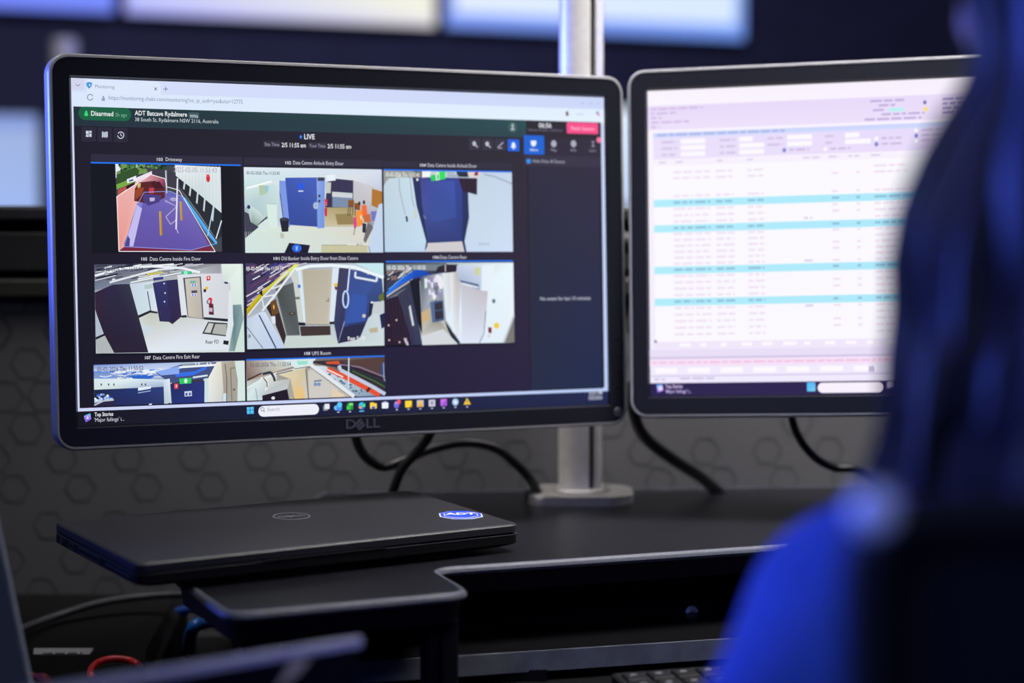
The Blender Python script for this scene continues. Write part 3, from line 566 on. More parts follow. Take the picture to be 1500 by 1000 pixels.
    c.P([(25, 110), (1335, 110), (1335, 915), (25, 940)], [(100, 110, 120), (226, 244, 250), (226, 238, 246), (30, 30, 50)])
    c.P([(25, 110), (640, 115), (740, 200), (480, 240), (25, 470)], (56, 60, 84))
    c.P([(25, 125), (630, 125), (545, 190), (25, 200)], (116, 130, 136))
    for k in range(40):
        x = rnd.uniform(30, 260); y = rnd.uniform(200, 420 - x * .7); c.L([(x, y), (x + 50, y - 40)], rnd.uniform(3, 8), rnd.choice([(200, 206, 214), (60, 50, 60), (150, 120, 110), (230, 236, 240), (40, 44, 70)]))
    c.P([(20, 410), (200, 260), (330, 180), (420, 190), (510, 240), (330, 262), (190, 330), (60, 440), (25, 470)], [(40, 120, 230), (24, 96, 214), (20, 84, 196), (20, 70, 180), (16, 60, 160), (20, 70, 176), (30, 100, 214), (36, 116, 224), (30, 90, 200)])
    c.L([(40, 450), (190, 350), (300, 280)], 6, (196, 186, 170)); c.L([(60, 380), (240, 230)], 4, (90, 160, 246))
    c.P([(560, 150), (640, 128), (760, 128), (740, 205), (530, 208)], (40, 32, 52)); c.L([(632, 125), (634, 200)], 4, (210, 206, 206))
    c.P([(380, 250), (600, 215), (610, 480), (480, 500), (400, 640)], [(60, 76, 100), (190, 196, 210), (130, 140, 150), (170, 176, 190), (150, 156, 166)]); c.P([(420, 270), (450, 265), (450, 360), (425, 370)], (220, 232, 236))
    for k in range(26): c.E((rnd.uniform(460, 590), rnd.uniform(270, 490)), rnd.uniform(5, 12), rnd.uniform(8, 16), rnd.choice([(230, 226, 246), (60, 56, 90), (150, 140, 180), (236, 236, 240), (110, 116, 130)]), 7)
    c.P([(375, 620), (470, 560), (560, 700), (620, 690), (760, 930), (400, 940), (385, 830)], [(176, 150, 116), (190, 176, 150), (150, 150, 140), (206, 206, 200), (216, 216, 212), (214, 216, 216), (196, 196, 190)]); c.P([(385, 850), (610, 780), (760, 930), (400, 940)], (212, 216, 220)); c.P([(375, 620), (440, 590), (470, 680), (390, 720)], (206, 176, 130))
    c.P([(478, 505), (610, 485), (622, 690), (500, 716)], (70, 90, 130)); c.P([(520, 520), (600, 505), (605, 580), (525, 590)], (50, 44, 60)); c.P([(525, 600), (608, 590), (610, 670), (530, 685)], (48, 44, 62)); c.P([(478, 505), (520, 500), (530, 710), (500, 716)], (84, 106, 150))
    c.P([(25, 480), (160, 440), (300, 930), (250, 940), (25, 940)], (38, 24, 46)); c.P([(150, 430), (290, 330), (400, 935), (300, 940)], [(56, 58, 84), (50, 54, 80), (52, 60, 90), (44, 50, 82)]); c.P([(270, 290), (370, 265), (400, 835), (350, 700)], (20, 20, 36)); c.P([(258, 560), (280, 535), (318, 740), (300, 750)], (206, 212, 220)); c.P([(205, 870), (240, 868), (265, 940), (240, 940)], (190, 186, 196))
    for x, y in ((140, 688), (60, 740), (170, 910), (65, 890)): c.E((x, y), 5, 5, (206, 180, 170), 8)
    for k in range(7): c.L([(60 + k * 30, 500 - k * 14), (120 + k * 32, 900)], 2.4, (58, 40, 58))
    c.P([(600, 215), (740, 205), (760, 130), (1335, 110), (1335, 660), (1225, 915), (790, 920), (640, 690)], [(226, 234, 238), (196, 196, 196), (200, 210, 220), (232, 246, 252), (236, 246, 250), (226, 238, 248), (222, 232, 248), (226, 238, 250)])
    c.P([(680, 215), (745, 210), (790, 330), (760, 860), (700, 800)], [(236, 236, 238), (190, 184, 180), (196, 198, 208), (222, 228, 240), (232, 242, 250)]); c.P([(790, 330), (1060, 400), (1040, 700), (985, 910), (800, 910)], [(196, 196, 206), (196, 190, 200), (214, 220, 236), (220, 230, 244), (220, 228, 246)])
    c.P([(745, 140), (1000, 150), (1000, 370), (970, 380), (765, 290)], [(196, 208, 232), (210, 220, 240), (206, 220, 240), (180, 196, 222), (170, 184, 210)]); c.P([(1000, 140), (1130, 130), (1095, 390), (1000, 395)], (230, 240, 250)); c.P([(775, 285), (970, 330), (970, 385), (790, 310)], (80, 96, 140)); c.P([(800, 310), (965, 352), (965, 375), (800, 325)], (216, 226, 240)); c.P([(925, 160), (985, 165), (970, 245), (930, 235)], (206, 210, 150))
    c.L([(1040, 600), (1020, 830), (975, 915)], 4, (110, 130, 160)); c.E((1120, 497), 9, 11, (100, 110, 130)); c.E((1148, 745), 11, 10.5, (240, 206, 70)); c.P([(1062, 760), (1100, 765), (1095, 825), (1065, 815)], (120, 40, 52)); c.E((1070, 850), 9, 6, (214, 206, 216)); c.E((985, 850), 8, 8, (214, 220, 236))
    c.P([(620, 690), (780, 915), (760, 930), (690, 860), (660, 800)], (36, 40, 56)); c.P([(1335, 640), (1335, 915), (1225, 915)], (120, 120, 116)); c.L([(1335, 640), (1220, 915)], 9, (190, 196, 200))
    c.T('05-02-2026 Thu 11:55:55', (45, 180), (432, 172), 19, (245, 246, 250), True)
    # 7 fire exit rear
    c = feed('cut off picture of cables over blue cabinets', '107', 'Data Centre Fire Exit Rear', 225.5, 293.5, 526.4, None, False, (138.6, 534.4, 360, 593), (130, 510, 6.522), 213.5)
    c.bounds = (c.bounds[0], c.bounds[1], c.bounds[2], 1020)
    c.P([(55, 150), (1500, 110), (1500, 560), (55, 580)], [(90, 120, 190), (200, 220, 220), (216, 230, 226), (190, 210, 240)])
    c.P([(55, 160), (880, 130), (880, 210), (640, 240), (55, 220)], [(110, 140, 206), (176, 190, 230), (190, 206, 240), (206, 222, 246), (190, 206, 240)])
    for k in range(50):
        x = rnd.uniform(60, 640); y = rnd.uniform(200, 300); l = rnd.uniform(60, 220)
        c.L([(x, y), (x + l / 2, y + rnd.uniform(-6, 12)), (x + l, y + rnd.uniform(-26, 10))], rnd.uniform(2, 6), rnd.choice([(236, 244, 252), (90, 140, 236), (200, 214, 236), (60, 100, 200), (120, 150, 200), (240, 246, 250)]))
    c.P([(55, 290), (400, 290), (740, 300), (740, 345), (300, 385), (55, 395)], [(214, 230, 240), (226, 240, 244), (206, 222, 240), (170, 190, 220), (206, 220, 226), (210, 226, 226)]); c.P([(400, 262), (640, 262), (600, 290), (430, 290)], (48, 100, 200))
    for x in (130, 200, 250, 515, 550): c.P([(x - 6, 335), (x + 6, 335), (x + 6, 356), (x - 6, 356)], (70, 80, 90))
    c.P([(640, 230), (880, 160), (1220, 120), (1220, 280), (790, 330), (740, 300)], (66, 80, 130)); c.P([(830, 240), (1020, 220), (1130, 170), (1130, 200), (1000, 260), (840, 275)], (56, 110, 226)); c.L([(640, 225), (900, 180), (1220, 160)], 9, (232, 240, 248)); c.L([(900, 160), (1230, 130)], 5, (150, 160, 180)); c.L([(1000, 280), (1140, 260)], 7, (214, 226, 234)); c.P([(640, 225), (870, 170), (870, 245), (700, 260)], (140, 170, 240))
    for x in (1020, 1050, 1130, 1160): c.P([(x, 140), (x + 14, 140), (x + 14, 156), (x, 156)], (226, 230, 236))
    c.P([(55, 395), (480, 378), (480, 420), (250, 470), (55, 490)], [(30, 34, 66), (40, 60, 110), (30, 80, 160), (30, 60, 130), (24, 40, 80)]); c.P([(240, 400), (730, 365), (730, 560), (240, 570)], [(34, 46, 100), (46, 64, 124), (40, 54, 108), (34, 42, 88)]); c.P([(480, 375), (605, 362), (600, 385), (480, 405)], (226, 236, 246)); c.L([(480, 425), (600, 405)], 4, (150, 170, 210))
    for k in range(16): c.E((rnd.uniform(70, 210), rnd.uniform(440, 495)), 6, 5, rnd.choice([(236, 240, 250), (60, 110, 220), (170, 190, 230)]), 7)
    c.P([(60, 520), (250, 485), (255, 575), (60, 580)], (44, 38, 70)); c.L([(60, 540), (150, 500), (250, 490)], 6, (190, 196, 206)); c.P([(440, 560), (520, 540), (520, 555), (460, 575)], (226, 230, 240)); c.L([(585, 545), (612, 532)], 5, (226, 230, 240))
    c.P([(720, 300), (780, 290), (795, 560), (730, 560)], [(206, 220, 240), (226, 236, 246), (196, 210, 214), (186, 200, 206)]); c.P([(785, 340), (1110, 310), (1112, 560), (800, 560)], [(34, 42, 96), (44, 52, 120), (40, 52, 128), (38, 48, 112)]); c.P([(800, 330), (1100, 290), (1100, 318), (800, 340)], (60, 50, 76))
    c.P([(870, 290), (985, 283), (985, 335), (875, 342)], (44, 200, 96)); c.E((932, 312), 8, 11, (200, 246, 214)); c.P([(822, 340), (862, 336), (860, 385), (825, 388)], (226, 70, 80)); c.P([(836, 350), (850, 348), (848, 372), (838, 374)], (250, 200, 200)); c.P([(920, 412), (990, 406), (992, 455), (922, 460)], (206, 214, 240)); c.P([(930, 428), (950, 426), (950, 450), (930, 452)], (70, 84, 160)); c.P([(962, 424), (982, 422), (982, 448), (962, 450)], (90, 100, 170))
    c.P([(1110, 290), (1150, 285), (1148, 560), (1118, 560)], (206, 226, 226)); c.P([(1225, 135), (1275, 132), (1290, 420), (1280, 560), (1150, 560), (1148, 280)], [(236, 234, 222), (226, 222, 208), (216, 214, 206), (206, 208, 206), (222, 228, 228), (236, 236, 228)]); c.P([(1270, 132), (1395, 126), (1425, 300), (1425, 560), (1280, 560), (1290, 400)], [(180, 174, 158), (170, 164, 148), (150, 146, 134), (164, 160, 150), (176, 170, 156), (166, 160, 148)])
    c.L([(1305, 150), (1322, 300), (1322, 555)], 3, (80, 78, 74)); c.L([(1400, 190), (1358, 192), (1372, 500)], 3, (100, 98, 90)); c.P([(1290, 430), (1318, 430), (1318, 560), (1285, 560)], (206, 226, 240)); c.E((1392, 395), 5, 5, (90, 86, 80)); c.P([(1400, 126), (1500, 120), (1500, 560), (1428, 560), (1425, 300)], (214, 230, 226))
    c.T('05-02-2026 Thu 11:55:52', (90, 222), (530, 212), 19, (86, 92, 118), True); c.P([(770, 520), (785, 518), (790, 550), (772, 552)], (40, 44, 60))
    # 8 ups room
    c = feed('cut off picture of a room with red and green cables', '108', 'UPS Room', 457, 484.5, 520.4, None, True, (361.2, 528.6, 564, 583), (350, 510, 6.818), 446)
    c.bounds = (c.bounds[0], c.bounds[1], c.bounds[2], 1020)
    c.P([(75, 125), (1470, 85), (1470, 500), (75, 540)], [(170, 150, 136), (70, 56, 60), (40, 40, 60), (206, 226, 226)])
    c.P([(75, 125), (440, 115), (560, 180), (350, 240), (85, 330)], [(150, 130, 120), (214, 220, 216), (206, 220, 220), (190, 180, 160), (120, 90, 80)])
    c.P([(440, 110), (770, 105), (720, 180), (560, 200)], (216, 232, 236)); c.P([(580, 130), (690, 130), (680, 165), (590, 170)], (150, 226, 200))
    c.P([(380, 260), (670, 190), (690, 510), (510, 520), (520, 310)], [(222, 212, 178), (206, 196, 170), (206, 206, 196), (230, 200, 140), (222, 206, 170)]); c.P([(570, 400), (640, 380), (660, 510), (560, 515)], (232, 196, 130)); c.P([(660, 210), (720, 200), (1110, 490), (690, 505)], [(176, 166, 156), (196, 190, 180), (196, 186, 172), (186, 178, 168)]); c.P([(690, 230), (740, 220), (1000, 420), (940, 500), (700, 500)], (206, 202, 196)); c.P([(930, 400), (1060, 470), (1040, 495), (930, 495)], (226, 206, 176)); c.L([(672, 210), (698, 505)], 5, (120, 112, 104))
    c.P([(750, 325), (825, 315), (828, 330), (752, 340)], (110, 130, 160))
    for x in (765, 800): c.E((x, 362), 9, 9, (120, 150, 190), 10)
    c.P([(85, 420), (230, 300), (380, 240), (380, 320), (240, 470), (230, 530), (85, 535)], [(206, 222, 222), (220, 230, 230), (214, 216, 206), (206, 206, 196), (190, 206, 216), (206, 226, 230), (214, 232, 232)]); c.L([(85, 400), (250, 300), (540, 215), (700, 180)], 8, (226, 234, 236)); c.L([(85, 320), (230, 250)], 6, (80, 40, 40)); c.L([(170, 400), (190, 520)], 4, (150, 170, 176))
    c.L([(240, 260), (320, 240), (350, 290), (365, 345)], 10, (40, 50, 66)); c.L([(220, 300), (280, 310), (290, 370), (270, 430)], 9, (236, 232, 226)); c.L([(245, 295), (282, 340), (285, 390)], 4, (70, 40, 50)); c.L([(370, 265), (540, 220)], 4, (60, 62, 66)); c.L([(550, 210), (700, 185)], 3, (70, 66, 66))
    c.P([(240, 470), (340, 335), (515, 305), (485, 410)], [(190, 200, 206), (206, 210, 210), (190, 190, 186), (196, 200, 206)]); c.P([(235, 472), (485, 408), (505, 515), (240, 525)], (30, 22, 40)); c.P([(485, 410), (515, 305), (560, 510), (505, 515)], (170, 166, 156)); c.E((345, 497), 9, 7, (226, 226, 230))
    c.P([(740, 130), (1100, 120), (1470, 330), (1470, 420), (1000, 200), (740, 150)], (50, 44, 56)); c.P([(860, 140), (1000, 130), (1010, 165), (880, 160)], (206, 84, 50)); c.P([(1000, 130), (1470, 100), (1470, 300), (1200, 220)], (84, 62, 60)); c.P([(1410, 160), (1450, 160), (1450, 300), (1420, 290)], (50, 70, 120))
    c.P([(720, 175), (860, 180), (1420, 480), (1180, 490)], [(222, 232, 240), (196, 214, 224), (120, 150, 180), (150, 170, 186)])
    for k in range(24):
        x = rnd.uniform(900, 1250); y = 200 + (x - 860) * .62 + rnd.uniform(-10, 60); c.E((x, y), rnd.uniform(4, 9), 5, rnd.choice([(60, 90, 120), (200, 214, 226), (100, 130, 160)]), 6)
    c.L([(720, 170), (900, 300), (1150, 488)], 16, (226, 232, 238)); c.L([(880, 210), (1050, 285), (1250, 390), (1400, 470)], 20, (226, 80, 46)); c.L([(880, 215), (1040, 290)], 5, (245, 236, 236)); c.L([(1280, 405), (1300, 425)], 24, (90, 30, 30))
    c.L([(1000, 175), (1010, 220), (1150, 290), (1340, 390), (1470, 460)], 15, (196, 204, 226)); c.L([(1005, 165), (1200, 190), (1470, 290)], 4, (150, 130, 160)); c.L([(1060, 210), (1300, 290), (1470, 370)], 7, (26, 50, 44)); c.L([(1130, 230), (1350, 330), (1470, 390)], 3, (90, 130, 60)); c.L([(1100, 180), (1470, 310)], 5, (30, 26, 40)); c.L([(1440, 150), (1445, 300), (1470, 330)], 4, (150, 170, 200))
    c.P([(1090, 100), (1102, 100), (1098, 400), (1086, 400)], (206, 226, 236))
    c.T('02-05-2026 Thu 11:55:54', (115, 190), (520, 178), 19, (110, 108, 110), True)
    return out

# ------------------------------------------------------------------ what the right screen shows
def screen_two():
    out = []; rn = random.Random(3)
    def new(name, label, base):
        c = Canvas(SW, SH, H2, base); out.append((c, name, label)); return c
    def scrib(c, x, y, w, h, col, n=None):
        """an unreadable line of words: little dashes, x y w h in screen dots"""
        e = x + w
        while x < e:
            l = rn.uniform(14, 46); c.R(x, y, min(e, x + l), y + h, col, 2); x += l + 7
    c = new('program_window', 'white table program with cyan marked rows', 1e-4)
    c.R(0, 0, 1920, 1036, [(250, 244, 254), (246, 236, 252), (238, 232, 254), (240, 234, 254)])
    vt = lambda v: 55 + (v - 52) * .755                    # the upper panels sit close together
    def q(u0, v0, u1, v1, col, r=0): c.R(u0, vt(v0), u1, vt(v1), col, r)
    q(0, 52, 1920, 166, [(230, 216, 248), (232, 218, 250), (234, 222, 250), (236, 224, 250)])
    vl = (208, 186, 226)
    for k, w in enumerate((190, 98, 40, 140, 30)): scrib(c, 12, vt(62 + k * 21), w, 7, vl)
    for k, (u, w) in enumerate(((800, 120), (830, 60), (810, 40), (840, 150), (780, 200))): scrib(c, u, vt(66 + k * 21), w, 7, (190, 170, 218))
    q(866, 106, 918, 122, (180, 240, 240)); c.E((1354, 150), 6, 7, (110, 110, 170)); c.E((1355, 160), 8, 9, (246, 222, 130))
    for k, w in enumerate((200, 190, 170, 210)): scrib(c, 1054, vt(70 + k * 21), w, 8, (168, 150, 204))
    q(1040, 58, 1043, 162, (244, 236, 252))
    q(20, 180, 1900, 202, [(200, 212, 250), (200, 210, 248), (206, 216, 252), (206, 218, 252)]); scrib(c, 34, vt(186), 470, 7, (166, 178, 230))
    q(20, 202, 1900, 304, [(232, 222, 250), (226, 212, 248), (230, 214, 250), (234, 224, 250)])
    for j, u in enumerate((50, 262, 434, 640)):
        for k in range(3 if j < 2 else 2):
            v = 212 + k * 30; scrib(c, u, vt(v + 8), 56 if j < 3 else 30, 7, (206, 194, 228)); q(u + 70, v, u + 70 + (90 if (j, k) not in ((1, 0), (3, 0)) else 50), v + 23, (250, 247, 255))
    for u, v, on in ((494, 282, 1), (640, 284, 0), (820, 244, 0), (820, 270, 1), (960, 214, 0), (960, 238, 1), (960, 262, 0)):
        c._add([(u + 7 * math.cos(k * .7), vt(v) + 8 * math.sin(k * .7)) for k in range(9)], [tuple(range(9))], (126, 128, 204) if on else (250, 247, 255)); scrib(c, u + 18, vt(v) - 4, 70 + 20 * (u > 900), 7, (202, 186, 222))
    q(20, 306, 1900, 334, (246, 240, 253))
    for u, w in ((40, 26), (100, 30), (250, 22), (360, 24), (560, 60), (650, 40), (720, 40), (800, 40), (1000, 140)): scrib(c, u, vt(316), w, 6, (216, 204, 232))
    c.R(20, 270, 1900, 890, (250, 248, 255))
    hots = [397, 487, 634, 746]; rows = [(290, 0), (311, 0), (374, 0)]
    for a, z in zip(hots, hots[1:] + [884]):
        n_ = round((z - a) / 21.5); rows += [(a + (z - a) * k / n_, k == 0) for k in range(n_)]
    for row, (v, hot) in enumerate(rows):
        col = (138, 184, 214) if hot else (238, 222, 240)
        if hot: c.R(20, v - 8, 1900, v + 18, [(176, 236, 250), (168, 226, 250), (168, 226, 250), (176, 236, 250)])
        for u, w in ((92, 70), (170, 56), (246, 66), (360, 58)): scrib(c, u, v, w, 7, col)
        if row % 3 or hot: scrib(c, 660, v, 26, 7, col); scrib(c, 746, v, 14, 7, col)
        if row > 1: scrib(c, 810, v, rn.uniform(220, 360), 7, col)
        else: scrib(c, 810, v, 120, 7, col); scrib(c, 1060, v, 60, 7, col)
        if row % 7 == 6: scrib(c, 560, v, 30, 7, (216, 206, 230))
    c.R(20, 890, 1900, 916, (240, 230, 250)); 
    for k in range(12): c.R(110 + k * 74, 896, 110 + k * 74 + rn.uniform(20, 60), 908, (252, 248, 255))
    c.R(0, 918, 1920, 944, (232, 222, 246)); c.R(0, 944, 1920, 950, (206, 190, 226)); c.R(0, 952, 1920, 976, (246, 224, 246)); scrib(c, 10, 960, 1700, 6, (240, 190, 226))
    for k in range(7): c.R(20 + k * 118, 982, 100 + k * 118, 1000, (252, 248, 255))
    c.R(780, 984, 800, 1004, (196, 184, 220)); c.R(0, 1008, 1920, 1012, (206, 196, 226)); scrib(c, 16, 1018, 40, 6, (200, 190, 220)); scrib(c, 110, 1016, 130, 6, (200, 190, 220)); c.E((961, 500), 4, 6, (90, 80, 150))
    c = new('taskbar', 'dark purple task bar along the bottom', 2e-4)
    c.R(0, 1034, 1920, 1080, [(40, 28, 78), (46, 34, 76), (44, 34, 78), (38, 28, 74)])
    c.P([(962, 563), (970.5, 562), (972, 571), (963.5, 574.5)], [(90, 180, 250), (120, 170, 250), (210, 170, 255), (150, 90, 235)]); c.P([(963.6, 567), (969.5, 564), (970.6, 569), (966, 572)], (235, 220, 255))
    c.T('Top Stories', (975, 567.8), (1000, 567.4), 17.5, (226, 206, 250), True); c.T("'Major failings' i...", (975, 575), (1013, 574.4), 17, (196, 176, 230), True)
    c.rect(1182, 559.6, 1194.6, 572.6, [(130, 210, 250), (100, 200, 250), (70, 190, 250), (100, 180, 245)], 3)
    a = c.uv((1197.6, 558)); b = c.uv((1295, 574)); c.R(a[0], 1039, b[0], 1074, (248, 240, 252), 18)
    c.rect(1299.5, 559.5, 1305, 568.5, (170, 150, 200), 2); c.rect(1301.5, 558.6, 1310.5, 567, (236, 224, 246), 2)
    c.E((1319, 565), 13, 16, (110, 60, 150)); c.E((1323, 564), 7, 9, (60, 90, 230))
    return out

# ------------------------------------------------------------------ materials
M_BEZEL = mat('black_plastic', (0.0105, 0.0115, 0.017, 1), 0.3, 0, 0.28, 0.15, 300, 0.12)
M_SHELL = mat('dark_plastic', (0.015, 0.015, 0.017, 1), 0.5, 0, 0.5, 0.2, 200, 0.1)
M_SILVER = mat('silver_plastic', (0.30, 0.30, 0.315, 1), 0.38, 0.25, 0.5, 0.05, 200)
M_ALU = mat('satin_aluminium', (0.74, 0.73, 0.71, 1), 0.4, 0.4, 0.5, 0.05, 120)
M_BASE = mat('cast_aluminium', (0.36, 0.35, 0.34, 1), 0.45, 0.5, 0.5, 0.1, 90)
M_STEEL = mat('steel', (0.5, 0.49, 0.46, 1), 0.4, 0.3, 0.5, 0.1, 90)
M_TOP = mat('black_laminate', (0.0055, 0.0057, 0.0085, 1), 0.36, 0, 0.32, 0.3, 240, 0.1)
M_EDGE = mat('grey_edge_band', (0.07, 0.076, 0.098, 1), 0.5, 0, 0.4, 0.15, 400, 0.1)
M_BLACK = mat('black_paint', (0.005, 0.005, 0.006, 1), 0.5, 0, 0.22, 0.2, 100)
M_LAP = mat('laptop_shell', (0.022, 0.022, 0.026, 1), 0.36, 0.1, 0.45, 0.6, 1100, 0.3)
M_LAPD = mat('laptop_side', (0.007, 0.007, 0.008, 1), 0.4, 0, 0.15, 0.2, 300)
M_CABLE = mat('black_cable', (0.008, 0.008, 0.009, 1), 0.38, 0, 0.5, 0.1, 80)
M_CABLEG = mat('grey_cable', (0.035, 0.034, 0.042, 1), 0.5, 0, 0.4, 0.1, 80)
M_BLUEC = mat('blue_cable', (0.004, 0.035, 0.20, 1), 0.4, 0, 0.5, 0.1, 80)
M_REDC = mat('red_cable', (0.45, 0.012, 0.02, 1), 0.4, 0, 0.5, 0.1, 80)
M_FELT = mat('grey_felt', (0.082, 0.082, 0.088, 1), 0.95, 0, 0.2, 0.12, 500, 0.3)
M_HEX = mat('dark_felt', (0.055, 0.055, 0.060, 1), 0.95, 0, 0.2, 0.12, 500, 0.2)
M_RAIL = mat('black_rail', (0.012, 0.012, 0.012, 1), 0.5, 0, 0.4, 0.1, 100)
M_WALL = mat('dark_wall_paint', (0.05, 0.052, 0.075, 1), 0.85, 0, 0.3, 0.1, 12)
M_CARPET = mat('dark_carpet', (0.02, 0.02, 0.026, 1), 1.0, 0, 0.1, 0.3, 500, 0.4)
M_CEIL = mat('ceiling_paint', (0.08, 0.08, 0.09, 1), 0.9, 0, 0.2, 0.08, 20)
M_SCREEN = emit_mat('lit_screen', 1.0)
M_WHITE = mat('white_label', (0.55, 0.55, 0.52, 1), 0.5, 0, 0.4, 0.04, 100)
M_GREY = mat('grey_print', (0.16, 0.16, 0.18, 1), 0.5, 0, 0.4, 0.04, 100)
M_LOGO = mat('emblem_grey', (0.10, 0.10, 0.125, 1), 0.3, 0.4, 0.5, 0.05, 100)

# ------------------------------------------------------------------ the room (turned against the camera)
A20 = math.radians(20)
def room(x, y): return Vector((x * math.cos(A20) - y * math.sin(A20), x * math.sin(A20) + y * math.cos(A20)))
def rbox(name, x0, y0, z0, x1, y1, z1, m):
    o = obj(name, bx(x0, y0, z0, x1, y1, z1), m); o.rotation_euler = (0, 0, A20); return tag(o, kind='structure')
RX0, RX1, RY0, RY1, RH = -3.3, 3.6, -2.0, 5.12, 2.9
rbox('floor', RX0 - .1, RY0 - .1, -0.1, RX1 + .1, RY1 + .1, 0, M_CARPET)
rbox('ceiling', RX0 - .1, RY0 - .1, RH, RX1 + .1, RY1 + .1, RH + .1, M_CEIL)
rbox('wall_back', RX0, RY1, 0, RX1, RY1 + .1, RH, M_WALL)
rbox('wall_front', RX0, RY0 - .1, 0, RX1, RY0, RH, M_WALL)
rbox('wall_left', RX0 - .1, RY0, 0, RX0, RY1, RH, M_WALL)
rbox('wall_right', RX1, RY0, 0, RX1 + .1, RY1, RH, M_WALL)

# low partition behind the desk, 5 degrees off the camera, felt with hexagon outlines
A5 = math.radians(5); WX = Vector((math.cos(A5), math.sin(A5), 0)); WN = Vector((math.sin(A5), -math.cos(A5), 0)); W0 = Vector((0, 1.785, 0))
def wpt(s, z, d=0.0): return W0 + WX * s + WN * d + Vector((0, 0, z))
wl = obj('wall_low', bx(-1.6, 0.0, 0, 1.7, 0.05, 1.092), M_FELT); wl.location = W0; wl.rotation_euler = (0, 0, A5); tag(wl, kind='structure')
def rail(name, z0, z1, d0, d1, m):
    o = obj(name, bx(-1.6, d0, z0, 1.7, d1, z1, 0.003), m); o.location = W0; o.rotation_euler = (0, 0, A5); return tag(o, kind='structure')
rail('trim_1', 1.088, 1.107, -0.012, 0.05, mat('olive_rail', (0.018, 0.018, 0.014, 1), 0.5, 0, 0.4, 0.1, 100))
rail('trim_2', 1.107, 1.113, 0.004, 0.05, M_BLACK)
rail('trim_3', 1.113, 1.153, -0.012, 0.05, M_RAIL)
rail('trim_4', 1.153, 1.163, 0.004, 0.05, M_BLACK)
rail('trim_5', 1.163, 1.178, -0.016, 0.06, mat('grey_rail', (0.02, 0.02, 0.023, 1), 0.4, 0, 0.5, 0.1, 100))
hx_me = None
def hexagon(s, z, R=0.0185, w=0.0024):
    global hx_me
    if hx_me is None:
        bm = bmesh.new(); loops = []
        for rr, y in ((0.0185, 0), (0.0185, -0.0006), (0.0185 - w, -0.0006), (0.0185 - w, 0)):
            loops.append([Vector((rr * math.cos(math.pi / 3 * k), y, rr * math.sin(math.pi / 3 * k))) for k in range(6)])
        loft(loops, bm=bm); bmesh.ops.recalc_face_normals(bm, faces=bm.faces)
        hx_me = bpy.data.meshes.new('hexagon'); bm.to_mesh(hx_me); bm.free(); hx_me.materials.append(M_HEX)
    o = bpy.data.objects.new('hexagon', hx_me); C.objects.link(o); o.parent = wl; o.location = (s, 0.0003, z); o.scale = (R / 0.0185, 1, R / 0.0185)
for py, x0 in ((437, 20), (485, -6), (485, 90), (532, 42), (580, 11), (580, 66), (626, 40), (671, -5), (715, 22), (769, -23), (819, 15), (866, 62), (905, 20)):
    p = at(x0, py, 1.745)
    for k in range(-3, 17):
        if py in (532, 626) and k % 3: continue
        if py == 580 and k % 2: continue
        hexagon(p.x / math.cos(A5) + k * 0.0645, p.z, 0.0158 if py > 640 else 0.0178)

# ------------------------------------------------------------------ video wall displays far behind
def wall_display(x0, x1, z0, z1, cols, label, extra=()):
    """x along the far wall in room metres; cols = colours of the lit picture: bottom left, bottom right, top right, top left"""
    t = bpy.data.objects.new('wall_display', None); C.objects.link(t)
    p = room((x0 + x1) / 2, RY1); t.location = (p.x, p.y, z0); t.rotation_euler = (0, 0, A20)
    tag(t, label, 'display', 'video wall displays behind the desk')
    w = x1 - x0; h = z1 - z0
    obj('display_housing', bx(-w / 2, -0.05, 0, w / 2, 0, h, 0.004), M_BEZEL, t)
    me = bpy.data.meshes.new('lit_panel'); b = 0.006; y = -0.0505
    v = [(-w / 2 + b, y, b), (w / 2 - b, y, b), (w / 2 - b, y, h - b), (-w / 2 + b, y, h - b)]; f = [(0, 1, 2, 3)]; c = [rgb(*q) for q in cols]
    for k, (a0, a1, b0, b1, cc) in enumerate(extra):
        yy = y - 0.0004 * (k + 1); o = len(v)
        v += [(-w / 2 + b + (w - 2 * b) * q, yy, b + (h - 2 * b) * r) for q, r in ((a0, b0), (a1, b0), (a1, b1), (a0, b1))]
        f.append((o, o + 1, o + 2, o + 3)); c += [rgb(*(cc[i] if isinstance(cc, list) else cc)) for i in range(4)]
    me.from_pydata(v, [], f); ca = me.color_attributes.new('Col', 'FLOAT_COLOR', 'POINT'); ca.data.foreach_set('color', np.array(c, float).ravel())
    link('lit_panel', me, M_SCREEN, t); return t
def far(px, py):
    """room x and height where the ray through a picture point meets the front of the displays"""
    a = at(px, py, 1.0); d = Vector((a.x, 1.0)); n = room(0, 1); k = (RY1 - 0.05) / d.dot(n)
    return (d * k).dot(room(1, 0)), CZ + (a.z - CZ) * k
x_a, z_b = far(170, 24); x_b = far(181, 24)[0]; x_c = far(640, 42)[0]; x_d = far(651, 46)[0]; x_e = far(1092, 55)[0]
zb = far(640, 42)[1]
wall_display(x_a - 1.0, x_a, zb, zb + .56, [(110, 130, 255), (120, 140, 255), (150, 165, 250), (110, 130, 250)], 'blue lit display at the upper left end of the video wall')
wall_display(x_b, x_c, zb, zb + .56, [(168, 172, 255), (236, 232, 235), (252, 250, 225), (215, 215, 250)], 'cream lit display in the video wall above the camera monitor',
             [(0.02, 0.98, 0.06, 0.98, [(200, 206, 252), (246, 246, 226), (254, 254, 232), (236, 240, 246)])])
wall_display(x_d, x_e, zb, zb + .56, [(130, 160, 255), (120, 160, 255), (190, 215, 255), (210, 226, 255)], 'pale blue lit display behind the top of the silver pole',
             [(0.03, 0.97, 0.08, 0.98, [(226, 238, 255), (216, 234, 255), (226, 240, 255), (238, 246, 255)])])
x_f, z_t = far(58, 166); z_l = z_t - .56
